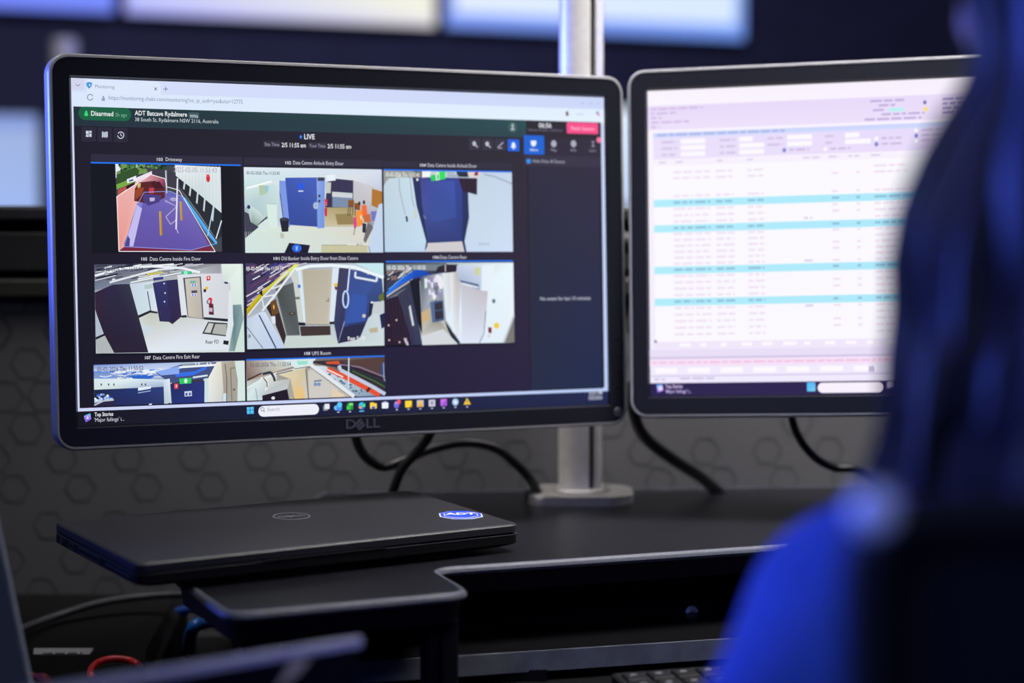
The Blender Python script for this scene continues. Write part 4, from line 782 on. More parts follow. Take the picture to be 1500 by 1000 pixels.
wall_display(x_f - 1.0, x_f, z_l, z_t, [(160, 190, 250), (150, 175, 240), (140, 160, 220), (130, 150, 215)], 'lavender lit lower display past the left edge of the camera monitor',
             [(0.0, 1, 0.30, 0.92, [(172, 200, 255), (160, 188, 248), (160, 180, 225), (150, 172, 222)])])
x_g, z_g = far(700, 150); x_h = far(1060, 150)[0]
wall_display(x_g, x_h, z_g - .62, z_g, [(150, 180, 240), (150, 180, 240), (226, 240, 255), (226, 240, 255)], 'white lit lower display showing through the gap between both monitors',
             [(0, 1, 0.415, 0.51, (96, 100, 120)), (0, 1, 0.0, 0.23, (30, 28, 44)), (0, 1, 0.1, 0.17, (110, 80, 190))])

# ------------------------------------------------------------------ a lit chair top, a dark screen edge and a far pole behind
fp = thing('metal_post', (at(95, 70, 4.0).x, 4.0, 0), 'far silver post top showing over the upper left monitor corner', 'post')
zt = at(95, 57, 4.0).z
obj('post', lathe([(0.028, 0.02), (0.028, zt - 0.004), (0.023, zt)], 24), M_ALU, fp, True)
obj('foot_plate', prism(round_poly([(-.12, -.12), (.12, -.12), (.12, .12), (-.12, .12)], .03), 0, .02, .004), M_BASE, fp)

# ------------------------------------------------------------------ desk
TZ = CZ - 0.256                # worktop height
LZ = 0.75                      # lower desk height
def top(px, py): p = on_plane(px, py, TZ); return (p.x, p.y)
fl = Vector(top(636, 832)); fr = Vector(top(1115, 800)); d = (fr - fl).normalized()
pr = Vector(top(694, 866)); pl = Vector(top(330, 899)); le = Vector(top(250, 840))
wall_at = lambda s: Vector((wpt(s, 0, 0.004).x, wpt(s, 0, 0.004).y))
rr = fl + d * 1.05
outline = [wall_at(-.19), le, pl, pr, fl, rr, wall_at(1.02)]
outline = round_poly(outline, [0, 0.05, 0.022, 0.022, 0.02, 0, 0])
desk = thing('desk', (0.25, 1.6, 0), 'black two level desk against the grey hexagon felt partition', 'desk')
inv = Matrix.Translation((-0.25, -1.6, 0))
def dpart(name, bm, m, smooth=False, parent=None):
    bm.transform(inv); return obj(name, bm, m, parent or desk, smooth)

def offset_poly(pts, dd):
    out = []; n = len(pts)
    for i in range(n):
        a = Vector(pts[i]) - Vector(pts[i - 1]); b = Vector(pts[(i + 1) % n]) - Vector(pts[i])
        if a.length < 1e-7: a = b
        if b.length < 1e-7: b = a
        na = Vector((-a.y, a.x)).normalized(); nb = Vector((-b.y, b.x)).normalized(); m_ = (na + nb)
        m_ = m_.normalized() / max(0.4, m_.normalized().dot(na)) if m_.length > 1e-6 else na
        out.append(Vector(pts[i]) + m_ * dd)
    return out
area2 = sum(outline[i - 1].x * outline[i].y - outline[i].x * outline[i - 1].y for i in range(len(outline)))
sgn = 1 if area2 > 0 else -1
def vloop(pts, z): return [Vector((p.x, p.y, z)) for p in pts]
wt = dpart('worktop', loft([vloop(offset_poly(outline, 0.0045 * sgn), TZ - .0004), vloop(offset_poly(outline, 0.0045 * sgn), TZ - .0075), vloop(offset_poly(outline, 0.007 * sgn), TZ - .0225)], cap0=True, cap1=True), M_TOP)
eb = [vloop(offset_poly(outline, 0.0048 * sgn), TZ - .0003), vloop(offset_poly(outline, 0.004 * sgn), TZ), vloop(offset_poly(outline, 0.0022 * sgn), TZ - 0.0006), vloop(offset_poly(outline, 0.0006 * sgn), TZ - 0.0024), vloop(offset_poly(outline, 0.0 * sgn), TZ - 0.0045), vloop(offset_poly(outline, 0.0012 * sgn), TZ - 0.0068), vloop(offset_poly(outline, 0.005 * sgn), TZ - 0.0078)]
o = dpart('edge_band', loft(eb), M_EDGE, True); o['label'] = 'grey rounded edge of the upper desk top'

# panel under the front edge with a round screw, shelf in front, tray with the keyboard
nx = Vector((-d.y, d.x))       # away from the camera
def slab(name, a, b, depth, z0, z1, m, bev=0.0015, parent=None):
    """plank whose front edge runs a to b, going back by depth"""
    pts = [a, b, b + nx * depth, a + nx * depth]
    return dpart(name, prism(pts, z0, z1, bev, 2), m, False, parent)
f1 = fl - d * 0.14 + nx * 0.055; f2 = fl + d * 1.0 + nx * 0.055
slab('front_panel', f1, f2, 0.016, TZ - 0.063, TZ - 0.0225, mat('panel_black', (0.004, 0.004, 0.0045, 1), 0.6, 0, 0.15, 0.1, 100))
SZ = TZ - 0.063
s1 = on_plane(560, 966, SZ); s2 = on_plane(1060, 934, SZ); dd = Vector((s2.x - s1.x, s2.y - s1.y)).normalized()
sa = Vector((s1.x, s1.y)) - dd * 0.06; sb = Vector((s2.x, s2.y)) + dd * 0.75
def nback(v): return Vector((-dd.y, dd.x)) * v
def shelf(name, a, b, dep, z0, z1, m, bev=0.001):
    return dpart(name, prism([a, b, b + nback(dep), a + nback(dep)], z0, z1, bev, 2), m)
shelf('shelf', sa, sb, 0.30, SZ - 0.017, SZ, mat('shelf_black', (0.004, 0.004, 0.0045, 1), 0.3, 0, 0.12, 0.1, 100), 0.0)
o = shelf('shelf_edge', sa - nback(0.0012), sb - nback(0.0012), 0.0012, SZ - 0.0165, SZ - 0.0005, mat('shelf_edge_grey', (0.13, 0.14, 0.165, 1), 0.55, 0, 0.4, 0.2, 60), 0.0)
o['label'] = 'grey front edge strip of the shelf'
TRZ = 0.806
ta = sa - nback(0.30) + dd * 0.07; tb = sb - nback(0.30)
shelf('keyboard_tray', ta, tb, 0.34, TRZ - 0.012, TRZ, mat('tray_black', (0.0035, 0.0035, 0.004, 1), 0.8, 0, 0.06, 0.1, 100), 0.002)
for q in (0.1, 0.95):
    p = ta.lerp(tb, q) + nback(0.31)
    dpart('tray_bracket', bx(p.x - .02, p.y - .01, TRZ - .002, p.x + .02, p.y + .012, SZ - .015), M_BLACK)
# screw
sc = at(1013, 897, (fl + nx * 0.055).y + 0.1)
# put it on the panel face
pn = Vector((f1.x, f1.y)); ray = Vector((at(1013, 897, 1).x, 1.0)); k = (pn.dot(nx)) / ray.dot(nx)
sp = at(1013, 897, k)
Ms = Matrix.Translation(sp) @ Matrix.Rotation(math.atan2(d.y, d.x), 4, 'Z') @ Matrix.Rotation(math.radians(90), 4, 'X')
o = dpart('panel_screw', lathe([(0.0062, -0.001), (0.0062, 0.0012), (0.0052, 0.0024), (0.0030, 0.0026), (0.0024, 0.0010), (0.0004, 0.0008)], 24, None, Ms), M_STEEL, True); o['label'] = 'round steel screw head in the dark panel'
# support frame under the left front of the top
LG = [(632, 900), (690, 892)]
def leg(px, py, Y, w, dep):
    p = at(px, py, Y)
    bm = bx(-w / 2, -dep / 2, LZ, w / 2, dep / 2, TZ - .022, .002); bm.transform(Matrix.Translation((p.x, p.y, 0)) @ Matrix.Rotation(math.atan2(d.y, d.x), 4, 'Z')); return bm
dpart('lift_leg', leg(654, 950, 1.290, 0.013, 0.02), M_BLACK); dpart('lift_leg', leg(630, 950, 1.29, 0.010, 0.022), M_BLACK)
pA = at(630, 915, 1.29); pB = at(664, 945, 1.293); pC = at(630, 995, 1.29); pD = at(664, 968, 1.293)
dpart('lift_brace', tube([pA, pB], 0.0035, 8), M_BLACK); dpart('lift_brace', tube([pC, pD], 0.0035, 8), M_BLACK)
dpart('lift_leg', leg(375, 950, 1.40, 0.03, 0.05), M_BLACK); dpart('lift_leg', leg(1250, 950, 1.58, 0.03, 0.05), M_BLACK)
# lower desk slab (L shaped front) on two cabinets
low = [wall_at(-1.2), (-1.2, 0.55), (0.02, 0.55), (0.06, 1.02), (1.25, 1.25), wall_at(1.15)]
low = round_poly([Vector(p) for p in low], [0, 0.03, 0.08, 0.08, 0, 0])
dpart('lower_top', prism(low, LZ - .025, LZ, 0.003, 3), mat('lower_laminate', (0.0035, 0.0035, 0.004, 1), 0.85, 0, 0.06, 0.2, 120))
for x, y in ((-1.1, .65), (-.12, .65), (-1.1, 1.55), (1.12, 1.42), (1.05, 1.75)):
    dpart('desk_leg', bx(x - .025, y - .025, 0, x + .025, y + .025, LZ - .02, .003), M_BLACK)

# ------------------------------------------------------------------ monitors
PB1 = (Vector((-0.1322, 1.5178, CZ - 0.0137)), (0.42059, -0.03967, 0.00114))
PB2 = (Vector((0.3581, 1.5673, CZ - 0.0001)), (-0.19265, -0.11573, -0.0277))
def pose(p):
    a, b, c = p[1]
    return Matrix.Translation(p[0]) @ Matrix.Rotation(a, 4, 'Z') @ Matrix.Rotation(b, 4, 'X') @ Matrix.Rotation(c, 4, 'Y')
def text_bm(txt, size, depth, m=None, bold=False):
    cu = bpy.data.curves.new('t', 'FONT'); cu.body = txt; cu.size = size; cu.extrude = depth; cu.align_x = 'CENTER'; cu.align_y = 'CENTER'; cu.resolution_u = 3
    cu.offset = 0.02 * size if bold else 0
    o = bpy.data.objects.new('t', cu); C.objects.link(o); bpy.context.view_layer.update()
    me = bpy.data.meshes.new_from_object(o.evaluated_get(bpy.context.evaluated_depsgraph_get()))
    bm = bmesh.new(); bm.from_mesh(me); bpy.data.meshes.remove(me); bpy.data.objects.remove(o); bpy.data.curves.remove(cu)
    if m: bm.transform(m)
    return bm
def merge(a, b):
    me = bpy.data.meshes.new('x'); b.to_mesh(me); b.free(); a.from_mesh(me); bpy.data.meshes.remove(me); return a
BZ, BV = 0.0152, 0.0163        # bezel width at the sides, above and below
def monitor(ps, label, screens, base_label):
    W, H = SW + 2 * BZ, SH + 2 * BV
    t = bpy.data.objects.new('monitor', None); C.objects.link(t); t.matrix_world = pose(ps); tag(t, label, 'monitor', 'pair of monitors on the silver pole')
    f = -0.0035
    obj('bezel', loft([rrect(W, H, .013, f + .002), rrect(W - .001, H - .001, .0125, f), rrect(SW + .0036, SH + .0036, .001, f), rrect(SW + .0006, SH + .0006, .0006, -0.0002), rrect(SW + .0006, SH + .0006, .0006, 0.003)]), M_BEZEL, t, True)
    o = obj('silver_rim', loft([rrect(W + .0002, H + .0002, .013, f + .0025), rrect(W + .0002, H + .0002, .013, f - .0004), rrect(W + .0036, H + .0036, .0145, f - .0002), rrect(W + .0056, H + .0056, .0155, f + .0012), rrect(W + .0064, H + .0064, .016, f + .0038), rrect(W + .0066, H + .0066, .016, f + .018), rrect(W + .005, H + .005, .015, f + .019)]), M_SILVER, t, True); o['label'] = 'silver outer rim'
    obj('back_shell', loft([rrect(W + .004, H + .002, .014, f + .018), rrect(W - .004, H - .006, .014, f + .024), rrect(W * .8, H * .8, .03, f + .042), rrect(W * .55, H * .6, .04, f + .054)], cap1=True), M_SHELL, t, True)
    me = bpy.data.meshes.new('screen'); me.from_pydata([(-SW / 2, 0, -SH / 2), (SW / 2, 0, -SH / 2), (SW / 2, 0, SH / 2), (-SW / 2, 0, SH / 2)], [], [(0, 1, 2, 3)])
    ca = me.color_attributes.new('Col', 'FLOAT_COLOR', 'POINT'); ca.data.foreach_set('color', np.array([rgb(20, 20, 32)] * 4, float).ravel())
    s = link('screen', me, M_SCREEN, t); s['label'] = base_label
    for c, name, lb in screens: c.build(name, M_SCREEN, s, lb)
    zb = -SH / 2 - BV * 0.50
    R = Matrix.Translation((0, f - .0002, zb)) @ Matrix.Rotation(math.radians(90), 4, 'X')
    bm = text_bm('D', .0112, .0003, R @ Matrix.Translation((-.0098, 0, 0)) @ Matrix.Diagonal((1.15, 1, 1, 1)), bold=True)
    for k in range(3):
        q = bmesh.new(); box(q, -.0034, -.0009 + (k - 1) * .0027, -.0003, .0034, .0009 + (k - 1) * .0027, .0003)
        q.transform(R @ Matrix.Translation((-.0012, 0, 0)) @ Matrix.Rotation(math.radians(40), 4, 'Z')); merge(bm, q)
    q = bmesh.new(); box(q, -.0042, -.0036, -.0003, -.0028, .0036, .0003); q.transform(R @ Matrix.Translation((-.0012, 0, 0)) @ Matrix.Rotation(math.radians(40), 4, 'Z')); merge(bm, q)
    for x in (.0066, .0132): merge(bm, text_bm('L', .0112, .0003, R @ Matrix.Translation((x, 0, 0)) @ Matrix.Diagonal((1.15, 1, 1, 1)), bold=True))
    o = obj('maker_emblem', bm, M_LOGO, t); o['label'] = 'embossed maker letters in the lower bezel'
    for k in range(4):
        z = -SH / 2 + .060 - k * .0150
        obj('menu_button', bx(SW / 2 + .0062, f - .0005, z - .0008, SW / 2 + .0136, f + .001, z + .0008, .0003), M_BLACK, t)
    lathe_M = Matrix.Translation((SW / 2 + BZ * .55, f - .0004, -SH / 2 - BV * .45)) @ Matrix.Rotation(math.radians(90), 4, 'X')
    obj('power_button', lathe([(.0042, -.001), (.0042, .0002), (.0036, .0006), (.0030, .0003), (.0014, .0003), (.0012, .0007), (.0002, .0007)], 20, None, lathe_M), M_LOGO, t, True)
    obj('mount_plate', bx(-.05, .048, -.05, .05, .056, .05, .002), M_SHELL, t)
    return t
one, two = screen_one(), screen_two()
text_meshes(sorted({(q[0], q[1]) for c, _, _ in one + two for q in c.todo}))
mon1 = monitor(PB1, 'left monitor showing a page of security camera pictures', one, 'lit screen with camera page')
mon2 = monitor(PB2, 'right monitor showing a white table with cyan rows, partly behind the person', two, 'lit screen with white table page')

# ------------------------------------------------------------------ pole with its foot and the arms that carry the monitors
PX, PY = at(850, 725, 1.715).x, 1.715
pole = thing('monitor_pole', (PX, PY, TZ), 'silver aluminium pole rising from the desk behind the monitors', 'monitor stand')
prof = []; R0 = 0.0212
ga = math.radians(-59)          # groove towards the right front
for k in range(64):
    a = ga + math.radians(9) + (2 * math.pi - math.radians(18)) * k / 63
    prof.append(Vector((R0 * math.cos(a), R0 * math.sin(a))))
for rr_, da in ((.0165, 7.0), (.0165, -7.0)):
    prof.append(Vector((rr_ * math.cos(ga - math.radians(da)), rr_ * math.sin(ga - math.radians(da)))))
obj('pole', prism(prof, .008, .62), M_ALU, pole, True)
gv = Vector((math.cos(ga), math.sin(ga), 0)) * .0166
obj('groove_strip', bx(-.0026, -.0015, .012, .0026, .0004, .615), M_BLACK, pole).matrix_local = Matrix.Translation(gv) @ Matrix.Rotation(ga + math.pi / 2, 4, 'Z')
fp_ = round_poly([(-.052, -.028), (-.042, -.046), (.030, -.048), (.050, -.03), (.052, .038), (-.046, .04)], [.006, .012, .02, .02, .02, .012])
obj('foot_plate', prism(fp_, .0, .009, .003, 3), M_BASE, pole, True)
obj('foot_ring', lathe([(.030, .009), (.030, .011), (.0285, .0125), (.0212, .0125)], 40), M_BASE, pole, True)
obj('clamp', bx(-.054, -.030, .001, -.043, -.004, .012, .002), M_SHELL, pole)
for mt, hgt in ((mon1, None), (mon2, None)):
    e = mt.matrix_world @ Vector((0, .056, 0)); e2 = mt.matrix_world @ Vector((0, .075, 0)); loc = lambda v: v - Vector((PX, PY, TZ))
    zz = e.z - TZ
    obj('collar', lathe([(.0225, zz - .022), (.030, zz - .020), (.030, zz + .020), (.0225, zz + .022)], 32), M_SHELL, pole, True)
    a0 = Vector((0, 0, zz)); a2 = loc(e2); mid = (a0 + a2) / 2 + Vector((0, .012, 0))
    obj('arm', tube(spline([a0, mid, a2, loc(e)], 6), .011, 12), M_SHELL, pole, True)

# ------------------------------------------------------------------ laptop on the desk
LT = TZ + .0225
FL = on_plane(200, 826, LT); FR = on_plane(751, 762, LT); BL = on_plane(97, 760, LT)
LYAW = math.radians(33); lw, ld, LIFT = .326, .180, .006      # the hinge side stands a little higher
lap = bpy.data.objects.new('laptop', None); C.objects.link(lap)
lap.matrix_world = Matrix.Translation((FL.x, FL.y, TZ + .0004)) @ Matrix.Rotation(LYAW, 4, 'Z') @ Matrix.Rotation(math.atan(LIFT / ld), 4, 'X')
tag(lap, 'closed black laptop lying on the desk under the left monitor', 'laptop')
def lrect(i, z, r=.008):
    return [Vector((p.x, p.y, z)) for p in round_poly([(i, i), (lw - i, i), (lw - i, ld - i), (i, ld - i)], r, 5)]
lidm = loft([lrect(.002, .0148), lrect(.0, .0158), lrect(.0, .0210), lrect(.0012, .0222), lrect(.003, .0225)], cap0=True, cap1=True)
lid = obj('lid', lidm, M_LAP, lap, True)
base = obj('base', loft([lrect(.018, .0022), lrect(.009, .0028), lrect(.0010, .0058), lrect(.0, .0068), lrect(.0, .0136), lrect(.0014, .0142)], cap0=True, cap1=True), M_LAPD, lap, True)
o = obj('lip_highlight', loft([lrect(-.0002, .0136), lrect(-.0002, .0141), lrect(.002, .0142)]), mat('lip_highlight_grey', (0.06, 0.06, 0.065, 1), 0.35, 0, 0.5, 0.05, 100), lap, True); o['label'] = 'thin painted highlight around the base'  # base lip catching light, painted as a lighter line
obj('opening_lip', bx(lw * .30, -.0006, .0136, lw * .62, .004, .0150, .0005), M_LAPD, lap)
for x, y in ((.035, .03), (lw - .035, .03), (.035, ld - .03), (lw - .035, ld - .03)):
    obj('rubber_foot', bx(x - .012, y - .004, -.0052 if y > .1 else -.0008, x + .012, y + .004, .004, .001), M_BLACK, lap)
# ports on the left side
obj('power_port', lathe([(.0029, -.0004), (.0029, .0003), (.0022, .0003), (.0019, -.002), (.0003, -.002)], 18, None, Matrix.Translation((-.0001, ld - .018, .0102)) @ Matrix.Rotation(math.radians(-90), 4, 'Y')), M_LOGO, lap, True)
for y0, y1, z0, z1 in ((ld - .048, ld - .036, .0078, .0124), (ld - .104, ld - .058, .0078, .0124), (ld - .166, ld - .116, .0098, .0108)):
    bm = loft([[Vector((.0003, p.x, p.y)) for p in round_poly([(y0, z0), (y1, z0), (y1, z1), (y0, z1)], .0005, 2)], [Vector((-.0004, p.x, p.y)) for p in round_poly([(y0, z0), (y1, z0), (y1, z1), (y0, z1)], .0005, 2)], [Vector((-.0004, p.x, p.y)) for p in round_poly([(y0 + .0007, z0 + .0004), (y1 - .0007, z0 + .0004), (y1 - .0007, z1 - .0004), (y0 + .0007, z1 - .0004)], .0003, 2)], [Vector((.0004, p.x, p.y)) for p in round_poly([(y0 + .0007, z0 + .0004), (y1 - .0007, z0 + .0004), (y1 - .0007, z1 - .0004), (y0 + .0007, z1 - .0004)], .0003, 2)]])
    obj('side_port', bm, M_LOGO, lap)
# ring emblem on the lid
Li = lap.matrix_world.inverted()
def on_lid(px, py):
    o_ = Li @ Vector((0, 0, CZ)); r_ = Li @ at(px, py, 1.0) - o_; return o_ + r_ * ((.0225 - o_.z) / r_.z)
ec = on_lid(427, 756); er = .0155
bm = bmesh.new(); loops = []
for r_, z in ((er, .0224), (er, .0228), (er - .0014, .0228), (er - .0014, .0224)):
    loops.append([Vector((r_ * math.cos(2 * math.pi * k / 40), r_ * math.sin(2 * math.pi * k / 40), z)) for k in range(40)])
loft(loops, bm=bm); Rl = Matrix.Translation((0, 0, .0226))
merge(bm, text_bm('D', .0086, .0002, Rl @ Matrix.Translation((-.0088, 0, 0)), bold=True))
for k in range(3):
    q = bmesh.new(); box(q, -.0026, -.0007 + (k - 1) * .0021, -.0002, .0026, .0007 + (k - 1) * .0021, .0002); q.transform(Rl @ Matrix.Translation((-.0022, 0, 0)) @ Matrix.Rotation(math.radians(40), 4, 'Z')); merge(bm, q)
for x in (.0042, .0092): merge(bm, text_bm('L', .0086, .0002, Rl @ Matrix.Translation((x, 0, 0)), bold=True))
bm.transform(Matrix.Translation((ec.x, ec.y, 0)))
o = obj('lid_emblem', bm, mat('lid_emblem_grey', (0.22, 0.22, 0.25, 1), 0.35, 0.5, 0.5, 0.05, 100), lap); o['label'] = 'round grey maker emblem in the lid'
# blue octagon sticker
stc = on_lid(675, 754.5); sl = on_lid(643, 754.6); sr = on_lid(708, 754.4); srad = (sr - sl).length / 2
ang = math.atan2((sr - sl).y, (sr - sl).x)
def octo(r, z, m, name, parent):
    bm = prism([Vector((r * math.cos(math.pi / 8 + math.pi / 4 * k), r * math.sin(math.pi / 8 + math.pi / 4 * k))) for k in range(8)], z, z + .00018)
    o = obj(name, bm, m, parent); return o
M_STB = mat('sticker_blue', (0.02, 0.06, 0.75, 1), 0.35, 0, 0.5, 0.04, 100); M_STW = mat('sticker_white', (0.75, 0.78, 0.9, 1), 0.35, 0, 0.5, 0.03, 100)
s0 = octo(srad * 1.04, 0, M_STW, 'octagon_sticker', lap); s0.location = (stc.x, stc.y, .0226); s0.rotation_euler = (0, 0, ang); s0['label'] = 'blue and white octagon sticker with white letters'
octo(srad * .98, .0002, M_STB, 'blue_field', s0); octo(srad * .82, .0004, M_STW, 'white_line', s0); octo(srad * .78, .0006, M_STB, 'blue_centre', s0)
obj('sticker_letters', text_bm('ADT', srad * .66, .0001, Matrix.Translation((0, srad * .04, .0010)), bold=True), M_STW, s0)

# ------------------------------------------------------------------ cables behind and below the monitors
def P3(*q): return [at(*p) for p in q]
cable('cable', P3((522, 610, 1.60), (521, 640, 1.62), (535, 668, 1.64), (560, 683, 1.655), (590, 675, 1.66), (630, 658, 1.665), (680, 648, 1.67), (725, 656, 1.675), (757, 680, 1.68), (780, 706, 1.69)) + [Vector((at(790, 722, 1.70).x, 1.70, TZ + .0052))], .0046, M_CABLE, 'black cable looping under the left monitor to the pole foot')
e = on_plane(566, 722, TZ + .005)
cable('cable', P3((640, 600, 1.61), (631, 634, 1.635), (612, 660, 1.64), (588, 688, 1.642)) + [Vector((at(572, 713, 1.645).x, 1.645, TZ + .012)), Vector((at(560, 722, 1.66).x, 1.66, TZ + .0052)), Vector((at(530, 724, 1.69).x, 1.69, TZ + .0052))], .0046, M_CABLE, 'straight black cable dropping behind the laptop under the left monitor')
cable('cable', P3((928, 560, 1.68), (929, 605, 1.69), (945, 640, 1.70), (985, 672, 1.72), (1020, 694, 1.74)) + [Vector((at(1044, 711, 1.755).x, 1.755, TZ + .0068)), Vector((at(1060, 715, 1.768).x, 1.768, TZ - .004))], .0060, M_CABLE, 'black cable hanging down between the two monitors')
cable('cable', P3((1159, 590, 1.66), (1160, 612, 1.66), (1170, 640, 1.665), (1192, 668, 1.67), (1222, 685, 1.675), (1262, 690, 1.68)) + [Vector((at(1320, 700, 1.70).x, 1.70, TZ + .0046)), Vector((at(1380, 712, 1.74).x, 1.74, TZ + .0046))], .0039, M_CABLE, 'thin black cable curving out from under the right monitor')

# ------------------------------------------------------------------ things on the lower desk at the left
cable('cable', [Vector((at(-40, 960, 1.45).x, 1.45, LZ + .006))] + P3((-10, 940, 1.52), (32, 921, 1.56), (85, 901, 1.60), (150, 882, 1.62), (215, 873, 1.63), (280, 870, 1.62), (330, 872, 1.60), (380, 890, 1.58)) + [Vector((at(420, 930, 1.58).x, 1.58, LZ + .0042))], .0036, M_CABLEG, 'dark grey cable arching over the lower desk before the felt wall')
cable('cable', [on_plane(212, 952, LZ + .0045)] + P3((222, 932, 1.66), (238, 910, 1.66), (262, 896, 1.655), (292, 889, 1.65), (330, 886, 1.64)) + [on_plane(350, 930, LZ + .0045)], .0045, M_BLUEC, 'dark blue cable arching up under the left desk end')
cable('cable', [on_plane(276, 958, LZ + .006)] + P3((282, 922, 1.57), (300, 911, 1.57), (330, 906, 1.57), (345, 908, 1.56)) + [on_plane(372, 945, LZ + .006)], .006, mat('bright_blue_cable', (0.008, 0.09, 0.36, 1), 0.35, 0, 0.5, 0.1, 80), 'thick brighter blue cable beside the desk support')
rc = [on_plane(230, 1000, LZ + .0038), on_plane(205, 985, LZ + .008)] + P3((204, 975, 1.50), (190, 967, 1.505), (167, 964.5, 1.51), (146, 969, 1.505), (134, 980, 1.49), (136, 992, 1.46)) + [on_plane(160, 1012, LZ + .0038)]
cable('cable', rc, .0030, M_REDC, 'bright red cable loop on the lower desk by the grey tablet edge')
ph = thing('desk_phone', (0, 0, 0), 'low black desk phone with a white strip at the lower left', 'phone')
q0 = on_plane(36, 957, LZ + .045); q1 = on_plane(128, 955, LZ + .045)
ph.location = (q0.x - .06, q0.y + .05, LZ); pw = q1.x - q0.x
bm = loft([[Vector((x, y, z)) for x, y, z in ((-.02, -.045, .004), (pw + .11, -.045, .004), (pw + .11, .15, .004), (-.02, .15, .004))], [Vector((x, y, z)) for x, y, z in ((-.02, -.045, .012), (pw + .11, -.045, .012), (pw + .11, .15, .05), (-.02, .15, .05))], [Vector((x, y, z)) for x, y, z in ((-.012, .0, .036), (pw + .10, .0, .036), (pw + .10, .145, .056), (-.012, .145, .056))]], cap0=True, cap1=True)
obj('phone_body', bm, mat('phone_black', (0.006, 0.006, 0.006, 1), 0.85, 0, 0.08, 0.1, 80), ph)
o = obj('label_strip', loft([[Vector(v) for v in ((.055, -.002, .030), (pw + .055, -.002, .030), (pw + .055, .001, .036), (.055, .001, .036))], [Vector(v) for v in ((.055, -.006, .0305), (pw + .050, -.006, .0305), (pw + .055, -.002, .0385), (.055, -.002, .0385))]], cap0=True, cap1=True), M_WHITE, ph); o['label'] = 'white strip with faint grey print'
pr_ = bmesh.new()
for k in range(16):
    x = .064 + k * (pw * .66) / 16
    if k % 5 != 4: box(pr_, x, -.0066, .0328, x + .0013, -.0044, .0354)
obj('strip_print', pr_, M_GREY, ph)
coil = []
for k in range(420):
    t = k / 419; a = t * 2 * math.pi * 26
    c0 = Vector((.03 + t * .13, -.085 + .02 * math.sin(t * 3), .0105))
    coil.append(c0 + Vector((0, math.cos(a) * .0075, math.sin(a) * .0075)))
obj('coiled_cord', tube(coil, .0016, 6), M_CABLE, ph, True)
r2 = [Vector((at(-60, 1040, 1.34).x, 1.34, LZ + .0045))] + P3((-40, 1000, 1.33), (-8, 991, 1.335), (25, 988, 1.34), (52, 992, 1.34), (72, 1004, 1.33)) + [Vector((at(95, 1040, 1.32).x, 1.32, LZ + .0045))]
cable('cable', r2, .0034, mat('dull_red_cable', (0.28, 0.012, 0.02, 1), 0.4, 0, 0.5, 0.1, 80), 'dull red cable loop at the lower left corner')
dv = thing('desk_divider', (at(-60, 900, 1.2).x, 1.2, LZ), 'blue grey slanted panel standing at the lower left corner', 'panel')
dl = dv.location
c_ = [at(-2, 780, 1.2) - dl, at(46, 1010, 1.2) - dl]; sl_ = (c_[1] - c_[0]); k0 = (0 - c_[1].z) / sl_.z; bt = c_[1] + sl_ * k0
k1 = (at(0, 640, 1.2).z - dl.z - c_[0].z) / sl_.z; tp = c_[0] + sl_ * k1
pts = [Vector((-.16, 0, 0)), Vector((bt.x, 0, 0)), Vector((tp.x, 0, tp.z)), Vector((-.16, 0, tp.z))]
bm = bmesh.new(); loft([[p + Vector((0, y, 0)) for p in pts] for y in (0, .008)], cap0=True, cap1=True, bm=bm)
bmesh.ops.bevel(bm, geom=list(bm.edges), offset=.0012, segments=2, affect='EDGES')
obj('divider_panel', bm, mat('blue_grey_panel', (0.17, 0.19, 0.25, 1), 0.6, 0, 0.3, 0.05, 60), dv)
obj('divider_foot', bx(-.12, -.05, 0, bt.x - .01, .06, .004, .001), M_SHELL, dv)
# tablet standing near the camera, seen along its top edge
ta_, tb_ = at(525, 932, .955), at(185, 998, .873)
tb_.z = ta_.z
td = (tb_ - ta_); td.z = 0; tl = .30; td.normalize()
tab = bpy.data.objects.new('tablet', None); C.objects.link(tab)
tab.matrix_world = Matrix.Translation((ta_.x, ta_.y, LZ)) @ Matrix.Rotation(math.atan2(td.y, td.x), 4, 'Z')
tag(tab, 'black tablet standing on edge near the camera with a blurred grey rim', 'tablet')
th = ta_.z - LZ
obj('tablet_body', bx(0.002, -.0026, .0, tl, .0026, th - .001, .0015), M_BLACK, tab)
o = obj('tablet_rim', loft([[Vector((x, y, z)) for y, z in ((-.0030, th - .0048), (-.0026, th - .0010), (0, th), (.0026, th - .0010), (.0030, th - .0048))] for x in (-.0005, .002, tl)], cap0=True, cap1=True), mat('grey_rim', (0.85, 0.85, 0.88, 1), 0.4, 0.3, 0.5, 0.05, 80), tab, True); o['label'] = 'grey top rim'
ti = tab.matrix_world.inverted()
def on_tab(px, py):
    n = Vector((-td.y, td.x, 0)); r_ = at(px, py, 1.0) - Vector((0, 0, CZ)); o_ = Vector((0, 0, CZ)); k = (Vector((ta_.x, ta_.y, 0)) - o_).dot(n) / r_.dot(n)
    return ti @ (o_ + r_ * k)
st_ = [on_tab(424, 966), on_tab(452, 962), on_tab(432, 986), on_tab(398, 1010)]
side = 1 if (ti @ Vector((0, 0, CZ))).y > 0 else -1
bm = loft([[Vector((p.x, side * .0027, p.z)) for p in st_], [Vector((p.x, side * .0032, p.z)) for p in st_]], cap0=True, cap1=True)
o = obj('painted_reflection', bm, mat('beige_reflection', (0.85, 0.72, 0.5, 1), 0.6, 0, 0.3, 0.1, 60), tab); o['label'] = 'slanted beige reflection painted on the dark face'  # tan reflection in the glossy face, painted as a flat beige strip
obj('stand_foot', bx(.05, -.05, 0, tl - .05, .05, .005, .001), M_BLACK, tab)

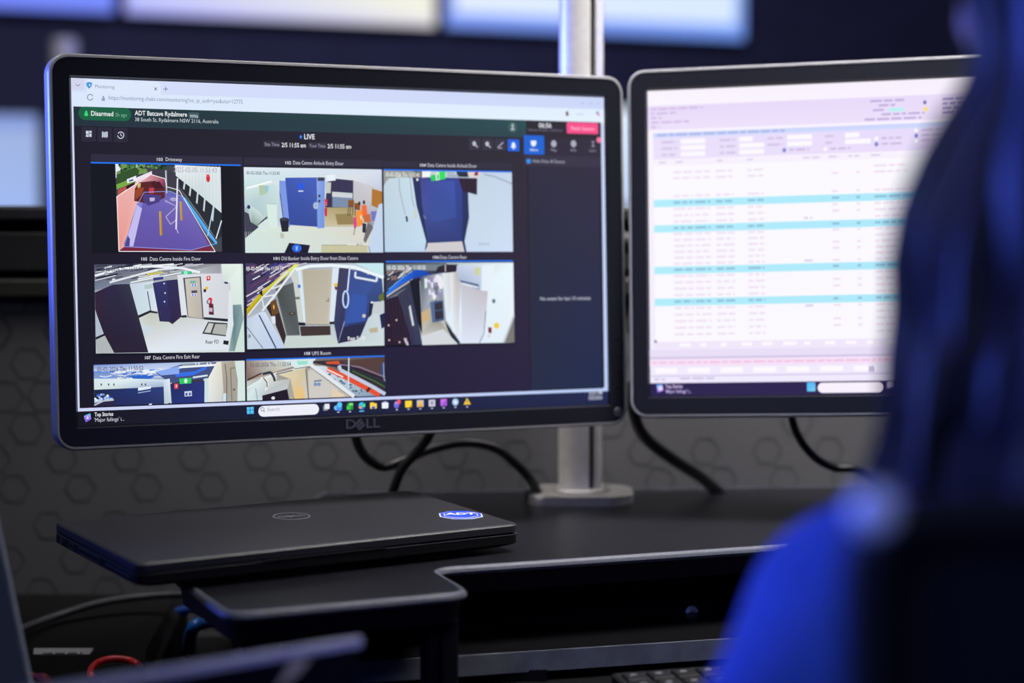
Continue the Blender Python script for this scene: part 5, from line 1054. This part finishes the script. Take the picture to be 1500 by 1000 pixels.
# ------------------------------------------------------------------ keyboard on the tray
kb_a = on_plane(896, 986.5, TRZ + .020); kb_b = on_plane(1060, 974, TRZ + .020); kd = (kb_b - kb_a).normalized()
kb = bpy.data.objects.new('keyboard', None); C.objects.link(kb)
kb.matrix_world = Matrix.Translation((kb_a.x, kb_a.y, TRZ)) @ Matrix.Rotation(math.atan2(kd.y, kd.x), 4, 'Z')
tag(kb, 'black keyboard on the pull out tray under the shelf edge', 'keyboard')
KW, KD = .44, .135
bm = loft([[Vector(v) for v in ((0, -KD, 0), (KW, -KD, 0), (KW, 0, 0), (0, 0, 0))], [Vector(v) for v in ((0, -KD, .008), (KW, -KD, .008), (KW, 0, .019), (0, 0, .019))], [Vector(v) for v in ((.002, -KD + .002, .0095), (KW - .002, -KD + .002, .0095), (KW - .002, -.0015, .0203), (.002, -.0015, .0203))]], cap0=True, cap1=True)
obj('case', bm, mat('case_black', (0.006, 0.006, 0.007, 1), 0.5, 0, 0.3, 0.1, 100), kb)
slope = math.atan2(.0108, KD); key_me = None; M_KEY = mat('key_black', (0.006, 0.006, 0.007, 1), 0.6, 0, 0.2, 0.1, 200); leg_me = None
for r_ in range(6):
    y = -.016 - r_ * .0205
    for k in range(22):
        if k in (14, 18) and r_ in (0, 1): pass
        x = .013 + k * .0196
        if key_me is None:
            q = bmesh.new(); loft([[Vector((sx * a, sy * a, z)) for sx, sy in ((-1, -1), (1, -1), (1, 1), (-1, 1))] for a, z in ((.0088, 0), (.0085, .0018), (.0072, .0028))], cap0=True, cap1=True, bm=q); bmesh.ops.recalc_face_normals(q, faces=q.faces)
            key_me = bpy.data.meshes.new('key'); q.to_mesh(key_me); q.free(); key_me.materials.append(M_KEY)
            q = bx(-.0035, .0005, .0028, .0012, .0036, .0030); leg_me = bpy.data.meshes.new('key_legend'); q.to_mesh(leg_me); q.free(); leg_me.materials.append(M_GREY)
        o = bpy.data.objects.new('key', key_me); C.objects.link(o); o.parent = kb
        o.location = (x, y, .0203 + (y + .0015) * math.tan(slope) - .0004); o.rotation_euler = (slope, 0, 0)
        if r_ < 2:
            g = bpy.data.objects.new('key_legend', leg_me); C.objects.link(g); g.parent = o

# ------------------------------------------------------------------ office chair in front of the person
CX = 0.345
ch = thing('office_chair', (CX, .62, 0), 'black office chair with the seated person, blue glint on its back corner', 'chair')
M_CH = mat('chair_mesh', (0.006, 0.006, 0.008, 1), 0.75, 0, 0.2, 0.2, 300, 0.2); M_CHF = mat('chair_frame', (0.008, 0.008, 0.010, 1), 0.55, 0, 0.3, 0.1, 100)
ct = at(1264, 755, .585)
bw = CX - ct.x; bh = ct.z
def backloop(w, h0, h1, y, r):
    return [Vector((p.x, y + .02 * (p.x / .23) ** 2 * -1, p.y)) for p in round_poly([(-w, h0), (w, h0), (w, h1), (-w, h1)], r * .45, 6)]
bm = loft([backloop(bw - .012, .56, bh - .012, -.028, .05), backloop(bw - .004, .552, bh - .004, -.034, .055), backloop(bw - .004, .552, bh - .004, -.018, .055), backloop(bw - .014, .562, bh - .014, -.014, .045)], cap0=True, cap1=True)
obj('backrest', bm, M_CH, ch)
fl_ = [Vector((p.x, -.026 - .02 * (p.x / .23) ** 2, p.y)) for p in round_poly([(-bw, .55), (bw, .55), (bw, bh), (-bw, bh)], .016, 8)]
bm = tube(fl_ + fl_[:2], .0095, 10); o = obj('back_frame', bm, M_CHF, ch, True)
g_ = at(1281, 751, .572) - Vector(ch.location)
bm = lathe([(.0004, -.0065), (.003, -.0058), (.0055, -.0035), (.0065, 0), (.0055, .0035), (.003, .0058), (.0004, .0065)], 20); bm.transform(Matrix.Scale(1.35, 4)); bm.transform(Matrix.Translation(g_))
o = obj('glint_knob', bm, mat('glint_white', (0.95, 0.95, 0.96, 1), 0.4, 0.1, 0.5, 0.02, 50), ch, True); o['label'] = 'small pale knob added to make the corner glint'  # ball added for the corner's highlight, near white so it shows bright
obj('back_bar', tube(spline([(0, .10, .42), (0, -.02, .45), (0, -.05, .60), (0, -.042, .75)], 8), .02, 10), M_CHF, ch, True)
st = [Vector((p.x, p.y, 0)) for p in round_poly([(-.23, -.02), (.23, -.02), (.24, .44), (-.24, .44)], .07, 6)]
obj('seat', loft([[p + Vector((0, 0, z)) for p in st] for z in (.42,)] + [[Vector((p.x * k, .21 + (p.y - .21) * k, z)) for p in st] for k, z in ((1.03, .445), (1.0, .475), (.9, .485))], cap0=True, cap1=True), M_CH, ch, True)
cc = Vector((0, .2, 0))
obj('gas_column', lathe([(.03, .08), (.03, .25), (.018, .25), (.018, .42)], 20, None, Matrix.Translation(cc)), M_CHF, ch, True)
for k in range(5):
    a = 2 * math.pi * k / 5 + .3; e_ = cc + Vector((math.cos(a) * .3, math.sin(a) * .3, .07))
    obj('base_leg', tube([cc + Vector((0, 0, .1)), e_], [.024, .014], 8), M_CHF, ch, True)
    w_ = lathe([(.027, -.018), (.03, -.014), (.03, .014), (.027, .018)], 18); w_.transform(Matrix.Translation((e_.x, e_.y, .03)) @ Matrix.Rotation(a, 4, 'Z') @ Matrix.Rotation(math.radians(90), 4, 'X'))
    cs = obj('caster', w_, M_CHF, ch, True)
    obj('caster_stem', lathe([(.007, .028), (.007, .065)], 8, None, Matrix.Translation((e_.x, e_.y, 0))), M_CHF, cs)

# ------------------------------------------------------------------ person seated on the chair, seen from behind
def skin_mesh(verts, edges, radii, sub=2):
    me = bpy.data.meshes.new('sk'); me.from_pydata([tuple(v) for v in verts], edges, []); o = bpy.data.objects.new('sk', me); C.objects.link(o)
    md = o.modifiers.new('s', 'SKIN'); md.use_smooth_shade = True
    for i, r in enumerate(radii):
        d_ = me.skin_vertices[0].data[i]; d_.radius = r if isinstance(r, tuple) else (r, r); d_.use_root = (i == 0)
    ss = o.modifiers.new('u', 'SUBSURF'); ss.levels = sub; ss.render_levels = sub
    bpy.context.view_layer.update()
    m2 = bpy.data.meshes.new_from_object(o.evaluated_get(bpy.context.evaluated_depsgraph_get()))
    bpy.data.objects.remove(o); bpy.data.meshes.remove(me); return m2
def remesh(bm, vox, name, m, parent, smooth_it=6, fold=0.0):
    me = bpy.data.meshes.new('r'); bm.to_mesh(me); bm.free(); o = bpy.data.objects.new('r', me); C.objects.link(o)
    r_ = o.modifiers.new('r', 'REMESH'); r_.mode = 'VOXEL'; r_.voxel_size = vox; r_.use_smooth_shade = True
    s_ = o.modifiers.new('s', 'SMOOTH'); s_.iterations = smooth_it; s_.factor = .5
    bpy.context.view_layer.update(); m2 = bpy.data.meshes.new_from_object(o.evaluated_get(bpy.context.evaluated_depsgraph_get()))
    bpy.data.objects.remove(o); bpy.data.meshes.remove(me); m2.name = name; m2.materials.clear()
    b2 = bmesh.new(); b2.from_mesh(m2); seen = set(); best = []
    for v0 in b2.verts:                                            # keep the outer skin only
        if v0 in seen: continue
        isl = [v0]; seen.add(v0); i = 0
        while i < len(isl):
            for e in isl[i].link_edges:
                w = e.other_vert(isl[i])
                if w not in seen: seen.add(w); isl.append(w)
            i += 1
        if len(isl) > len(best): best = isl
    keep = set(best); bmesh.ops.delete(b2, geom=[v for v in b2.verts if v not in keep], context='VERTS')
    if fold:
        for v in b2.verts:
            p = v.co; v.co = p + v.normal * fold * (math.sin(p.z * 46 + p.x * 31 + 2 * math.sin(p.y * 23)) + .6 * math.sin(p.x * 57 - p.z * 71 + p.y * 40))
    b2.to_mesh(m2); b2.free()
    q = link(name, m2, m, parent); m2.polygons.foreach_set('use_smooth', [True] * len(m2.polygons)); return q
def ellip(bm, c, rx, ry, rz, rot=None, n=20):
    r_ = bmesh.ops.create_uvsphere(bm, u_segments=n, v_segments=n // 2, radius=1.0)
    Mx = Matrix.Translation(c) @ (rot or Matrix()) @ Matrix.Diagonal((rx, ry, rz, 1))
    for v in r_['verts']: v.co = Mx @ v.co
PO = Vector((.315, .76, .47))
per = thing('person', PO, 'person seated at the right, long dark hair, blue lit sweater, facing the screens', 'person')
HC = Vector((.262, .765, 1.345)); FA = math.radians(122)      # head centre and facing
Rf = Matrix.Rotation(FA - math.pi / 2, 4, 'Z')                 # local +y is the face
def hd(x, y, z): return HC + (Rf @ Vector((x, y, z)))
neck = Vector((.285, .765, 1.13)); chest = Vector((.305, .765, .93)); waist = Vector((.315, .77, .70)); hip = Vector((.318, .765, .53))
LS, RS = Vector((.146, .768, .985)), Vector((.462, .80, .985)); LE, RE = Vector((.100, .83, .78)), Vector((.53, .90, .80))
LH, RH_ = Vector((.205, 1.035, .880)), Vector((.43, 1.12, .885))
LK, RK = Vector((.22, 1.16, .53)), Vector((.45, 1.20, .53)); LA, RA = Vector((.23, 1.20, .10)), Vector((.46, 1.24, .10))
body = bmesh.new()
def add_me(bm, me): bm.from_mesh(me); bpy.data.meshes.remove(me)
def chain(bm, pts, rad): add_me(bm, skin_mesh(pts, [(k, k + 1) for k in range(len(pts) - 1)], rad))
UC = Vector((.300, .768, 1.0))
chain(body, [hip, waist, chest, UC, neck, hd(0, -.01, -.05)], [(.13, .10), (.105, .08), (.11, .08), (.09, .06), .048, .055])
chain(body, [UC, Vector((.225, .768, .998)), LS, LE, LH], [.045, .042, .038, .034, .024])
chain(body, [UC, Vector((.39, .785, .998)), RS, RE, RH_], [.045, .042, .038, .034, .024])
chain(body, [hip + Vector((-.06, 0, 0)), hip + Vector((-.09, .06, -.01)), LK, LA], [.08, .078, .055, .035])
chain(body, [hip + Vector((.06, 0, 0)), hip + Vector((.09, .06, -.01)), RK, RA], [.08, .078, .055, .035])
ellip(body, hd(0, -.012, .03), .074, .092, .095, Rf); ellip(body, hd(0, .03, -.045), .058, .062, .068, Rf); ellip(body, hd(0, .062, -.098), .026, .026, .02, Rf)
ellip(body, hd(0, .088, -.010), .009, .013, .024, Rf); ellip(body, hd(0, .093, -.028), .013, .011, .008, Rf)
for s_ in (-1, 1): ellip(body, hd(s_ * .073, -.005, -.005), .010, .018, .032, Rf); ellip(body, hd(s_ * .03, .078, .012), .02, .012, .008, Rf)
ellip(body, hd(0, .088, -.058), .022, .010, .010, Rf)
for hnd, wrist, s_ in ((LH, LE, 1), (RH_, RE, -1)):
    f_ = (hnd - wrist); f_.z = -.01; f_.normalize(); sd = Vector((f_.y, -f_.x, 0)) * s_
    pm = hnd + f_ * .05
    add_me(body, skin_mesh([hnd, pm, pm + f_ * .03], [(0, 1), (1, 2)], [(.022, .016), (.036, .013), (.036, .012)], 1))
    for k, ln in enumerate((.068, .076, .072, .056)):
        b_ = pm + f_ * .022 + sd * (.027 - .018 * k)
        add_me(body, skin_mesh([b_, b_ + f_ * ln * .5 + Vector((0, 0, .006)), b_ + f_ * ln * .8 - Vector((0, 0, .004)), b_ + f_ * ln - Vector((0, 0, .014))], [(0, 1), (1, 2), (2, 3)], [.009, .0085, .008, .007], 1))
    b_ = hnd + f_ * .03 + sd * .024
    add_me(body, skin_mesh([b_, b_ + f_ * .02 + sd * .022 - Vector((0, 0, .004)), b_ + f_ * .05 + sd * .03 - Vector((0, 0, .008))], [(0, 1), (1, 2)], [.011, .010, .008], 1))
bmesh.ops.translate(body, verts=body.verts, vec=-PO)
M_SKIN = mat('skin', (0.55, 0.32, 0.25, 1), 0.5, 0, 0.4, 0.06, 40)
remesh(body, .0042, 'body', M_SKIN, per)
for s_ in (-1, 1):
    q = bmesh.new(); ellip(q, hd(s_ * .031, .071, -.002) - PO, .012, .012, .012, None, 14); obj('eye', q, mat('eye_white', (.7, .7, .72, 1), .2, 0, .5, 0.02, 30), per, True)
q = bmesh.new(); ellip(q, hd(0, .0935, -.058) - PO, .021, .006, .0065, Rf, 14); obj('lips', q, mat('lips', (.42, .12, .12, 1), .4, 0, .5, 0.05, 30), per, True)
# clothes
q = bmesh.new()
chain(q, [hip, waist, chest, UC, neck - Vector((0, 0, .03))], [(.155, .122), (.132, .105), (.138, .106), (.11, .078), .056])
chain(q, [UC, Vector((.225, .768, 1.003)), LS, LS.lerp(LE, .5) + Vector((-.012, 0, 0)), LE, LE.lerp(LH, .85)], [.062, .054, .055, .052, .048, .034])
chain(q, [UC, Vector((.39, .785, 1.003)), RS, RS.lerp(RE, .5) + Vector((.012, 0, 0)), RE, RE.lerp(RH_, .85)], [.062, .054, .055, .052, .048, .034])
bmesh.ops.translate(q, verts=q.verts, vec=-PO)
sw = remesh(q, .007, 'sweater', mat('sweater_knit', (0.06, 0.12, 0.40, 1), 0.9, 0, 0.2, 0.15, 160, 0.5, sheen=0.1), per, 10, .0042)
q = bmesh.new()
TV = [hip + Vector((0, 0, .06)), hip, hip + Vector((-.09, .02, -.005)), LK, LA + Vector((0, 0, .02)), hip + Vector((.09, .02, -.005)), RK, RA + Vector((0, 0, .02))]
chain(q, TV[:2], [(.14, .11), (.145, .115)])
chain(q, [hip + Vector((-.06, 0, 0))] + TV[2:5], [.09, .09, .068, .05])
chain(q, [hip + Vector((.06, 0, 0))] + TV[5:8], [.09, .09, .068, .05]); bmesh.ops.translate(q, verts=q.verts, vec=-PO)
remesh(q, .009, 'trousers', mat('dark_denim', (0.012, 0.014, 0.025, 1), .9, 0, .2, .1, 200), per, 8)
for A_ in (LA, RA):
    q = bmesh.new(); ellip(q, A_ + Vector((.0, .07, -.05)) - PO, .045, .125, .05)
    for v in q.verts: v.co.z = max(v.co.z, -PO.z + .002)
    obj('shoe', q, mat('shoe_black', (.012, .012, .014, 1), .5, 0, .4, .1, 60), per, True)
# hair: a cap over the skull and many long locks
hair = bmesh.new()
cap_n = 28; rows = 12
for i in range(0): pass
q = bmesh.new(); ellip(q, hd(0, -.022, .040), .086, .094, .098, Rf, 28)
bmesh.ops.delete(q, geom=[v for v in q.verts if (Rf.inverted() @ (v.co - HC)).y > .045 and (Rf.inverted() @ (v.co - HC)).z < .085], context='VERTS')
merge(hair, q)
Zs = [1.40, 1.335, 1.27, 1.222, 1.182, 1.148, 1.119, 1.0985, 1.0754, 1.045]
XL = [.190, .172, .180, .193, .173, .158, .161, .157, .150, .138]      # left outline of the hair
rh = random.Random(11)
def hair_r(dir_, j):
    left = max(0.0, -dir_.x); outl = HC.x - XL[j]
    r_ = (.088 if j < 3 else .098) * (1 - left) + outl * left
    if dir_.y < 0: r_ = r_ * (1 - .25 * (-dir_.y)) + .092 * .25 * (-dir_.y)
    return r_
grid = []
for a_ in range(0, 25):
    th_ = math.radians(172 + a_ * 256 / 24); dir_ = Vector((math.cos(th_), math.sin(th_), 0)); col_ = []
    for j in range(1, 10):
        col_.append(hair.verts.new(Vector((HC.x, HC.y - .012, Zs[j] - (.012 if j == 9 else 0) + .006 * math.sin(a_ * 2.4) * (j == 9))) + dir_ * (hair_r(dir_, j) * (.88 if j > 2 else .8) - .004 + .004 * math.sin(a_ * 2.1 + j * .4))))
    grid.append(col_)
for p_, q_ in zip(grid, grid[1:]):
    for j in range(8): hair.faces.new((p_[j], q_[j], q_[j + 1], p_[j + 1]))
for k in range(260):
    th_ = math.radians(176 + rh.random() * 250); lay = 1 - .5 * rh.random() ** 2
    dir_ = Vector((math.cos(th_), math.sin(th_), 0)); pth = []
    stop = rh.choice([8, 9, 9, 9]) if dir_.y > -.1 else rh.choice([8, 8, 9]) ; jit = rh.uniform(-.006, .006)
    left = max(0.0, -dir_.x)
    root = hd(0, -.02, 0) + Vector((0, 0, .13)) + dir_ * .02; pth.append(root); pth.append(hd(0, -.02, 0) + dir_ * .066 * (0.85 + .15 * lay) + Vector((0, 0, .098)))
    for j in range(0, stop + 1):
        r_ = hair_r(dir_, j)
        wob = math.sin(j * 1.3 + k) * .004
        pth.append(Vector((HC.x, HC.y - .012, Zs[j])) + dir_ * max(.03, (r_ * (lay if j > 2 else .9 + .1 * lay) + jit * (j > 2) + wob - .006)))
    if False:
        for dz in (.07, .15, .23): pth.append(pth[-1] + Vector((rh.uniform(-.012, .012), rh.uniform(-.004, .004), -.075)))
    sm = spline(pth, 3); n_ = len(sm); w0 = rh.uniform(.0055, .0105)
    tube(sm, [w0 * (1.0 if i < n_ * .86 else max(.15, (n_ - i) / (n_ * .14))) for i in range(n_)], 5, hair, 0.55)
bmesh.ops.translate(hair, verts=hair.verts, vec=-PO)
o = obj('hair', hair, mat('dark_hair', (0.030, 0.026, 0.034, 1), 0.5, 0, 0.55, 0.25, 200), per, True); o['label'] = 'long loose dark hair over the shoulder'
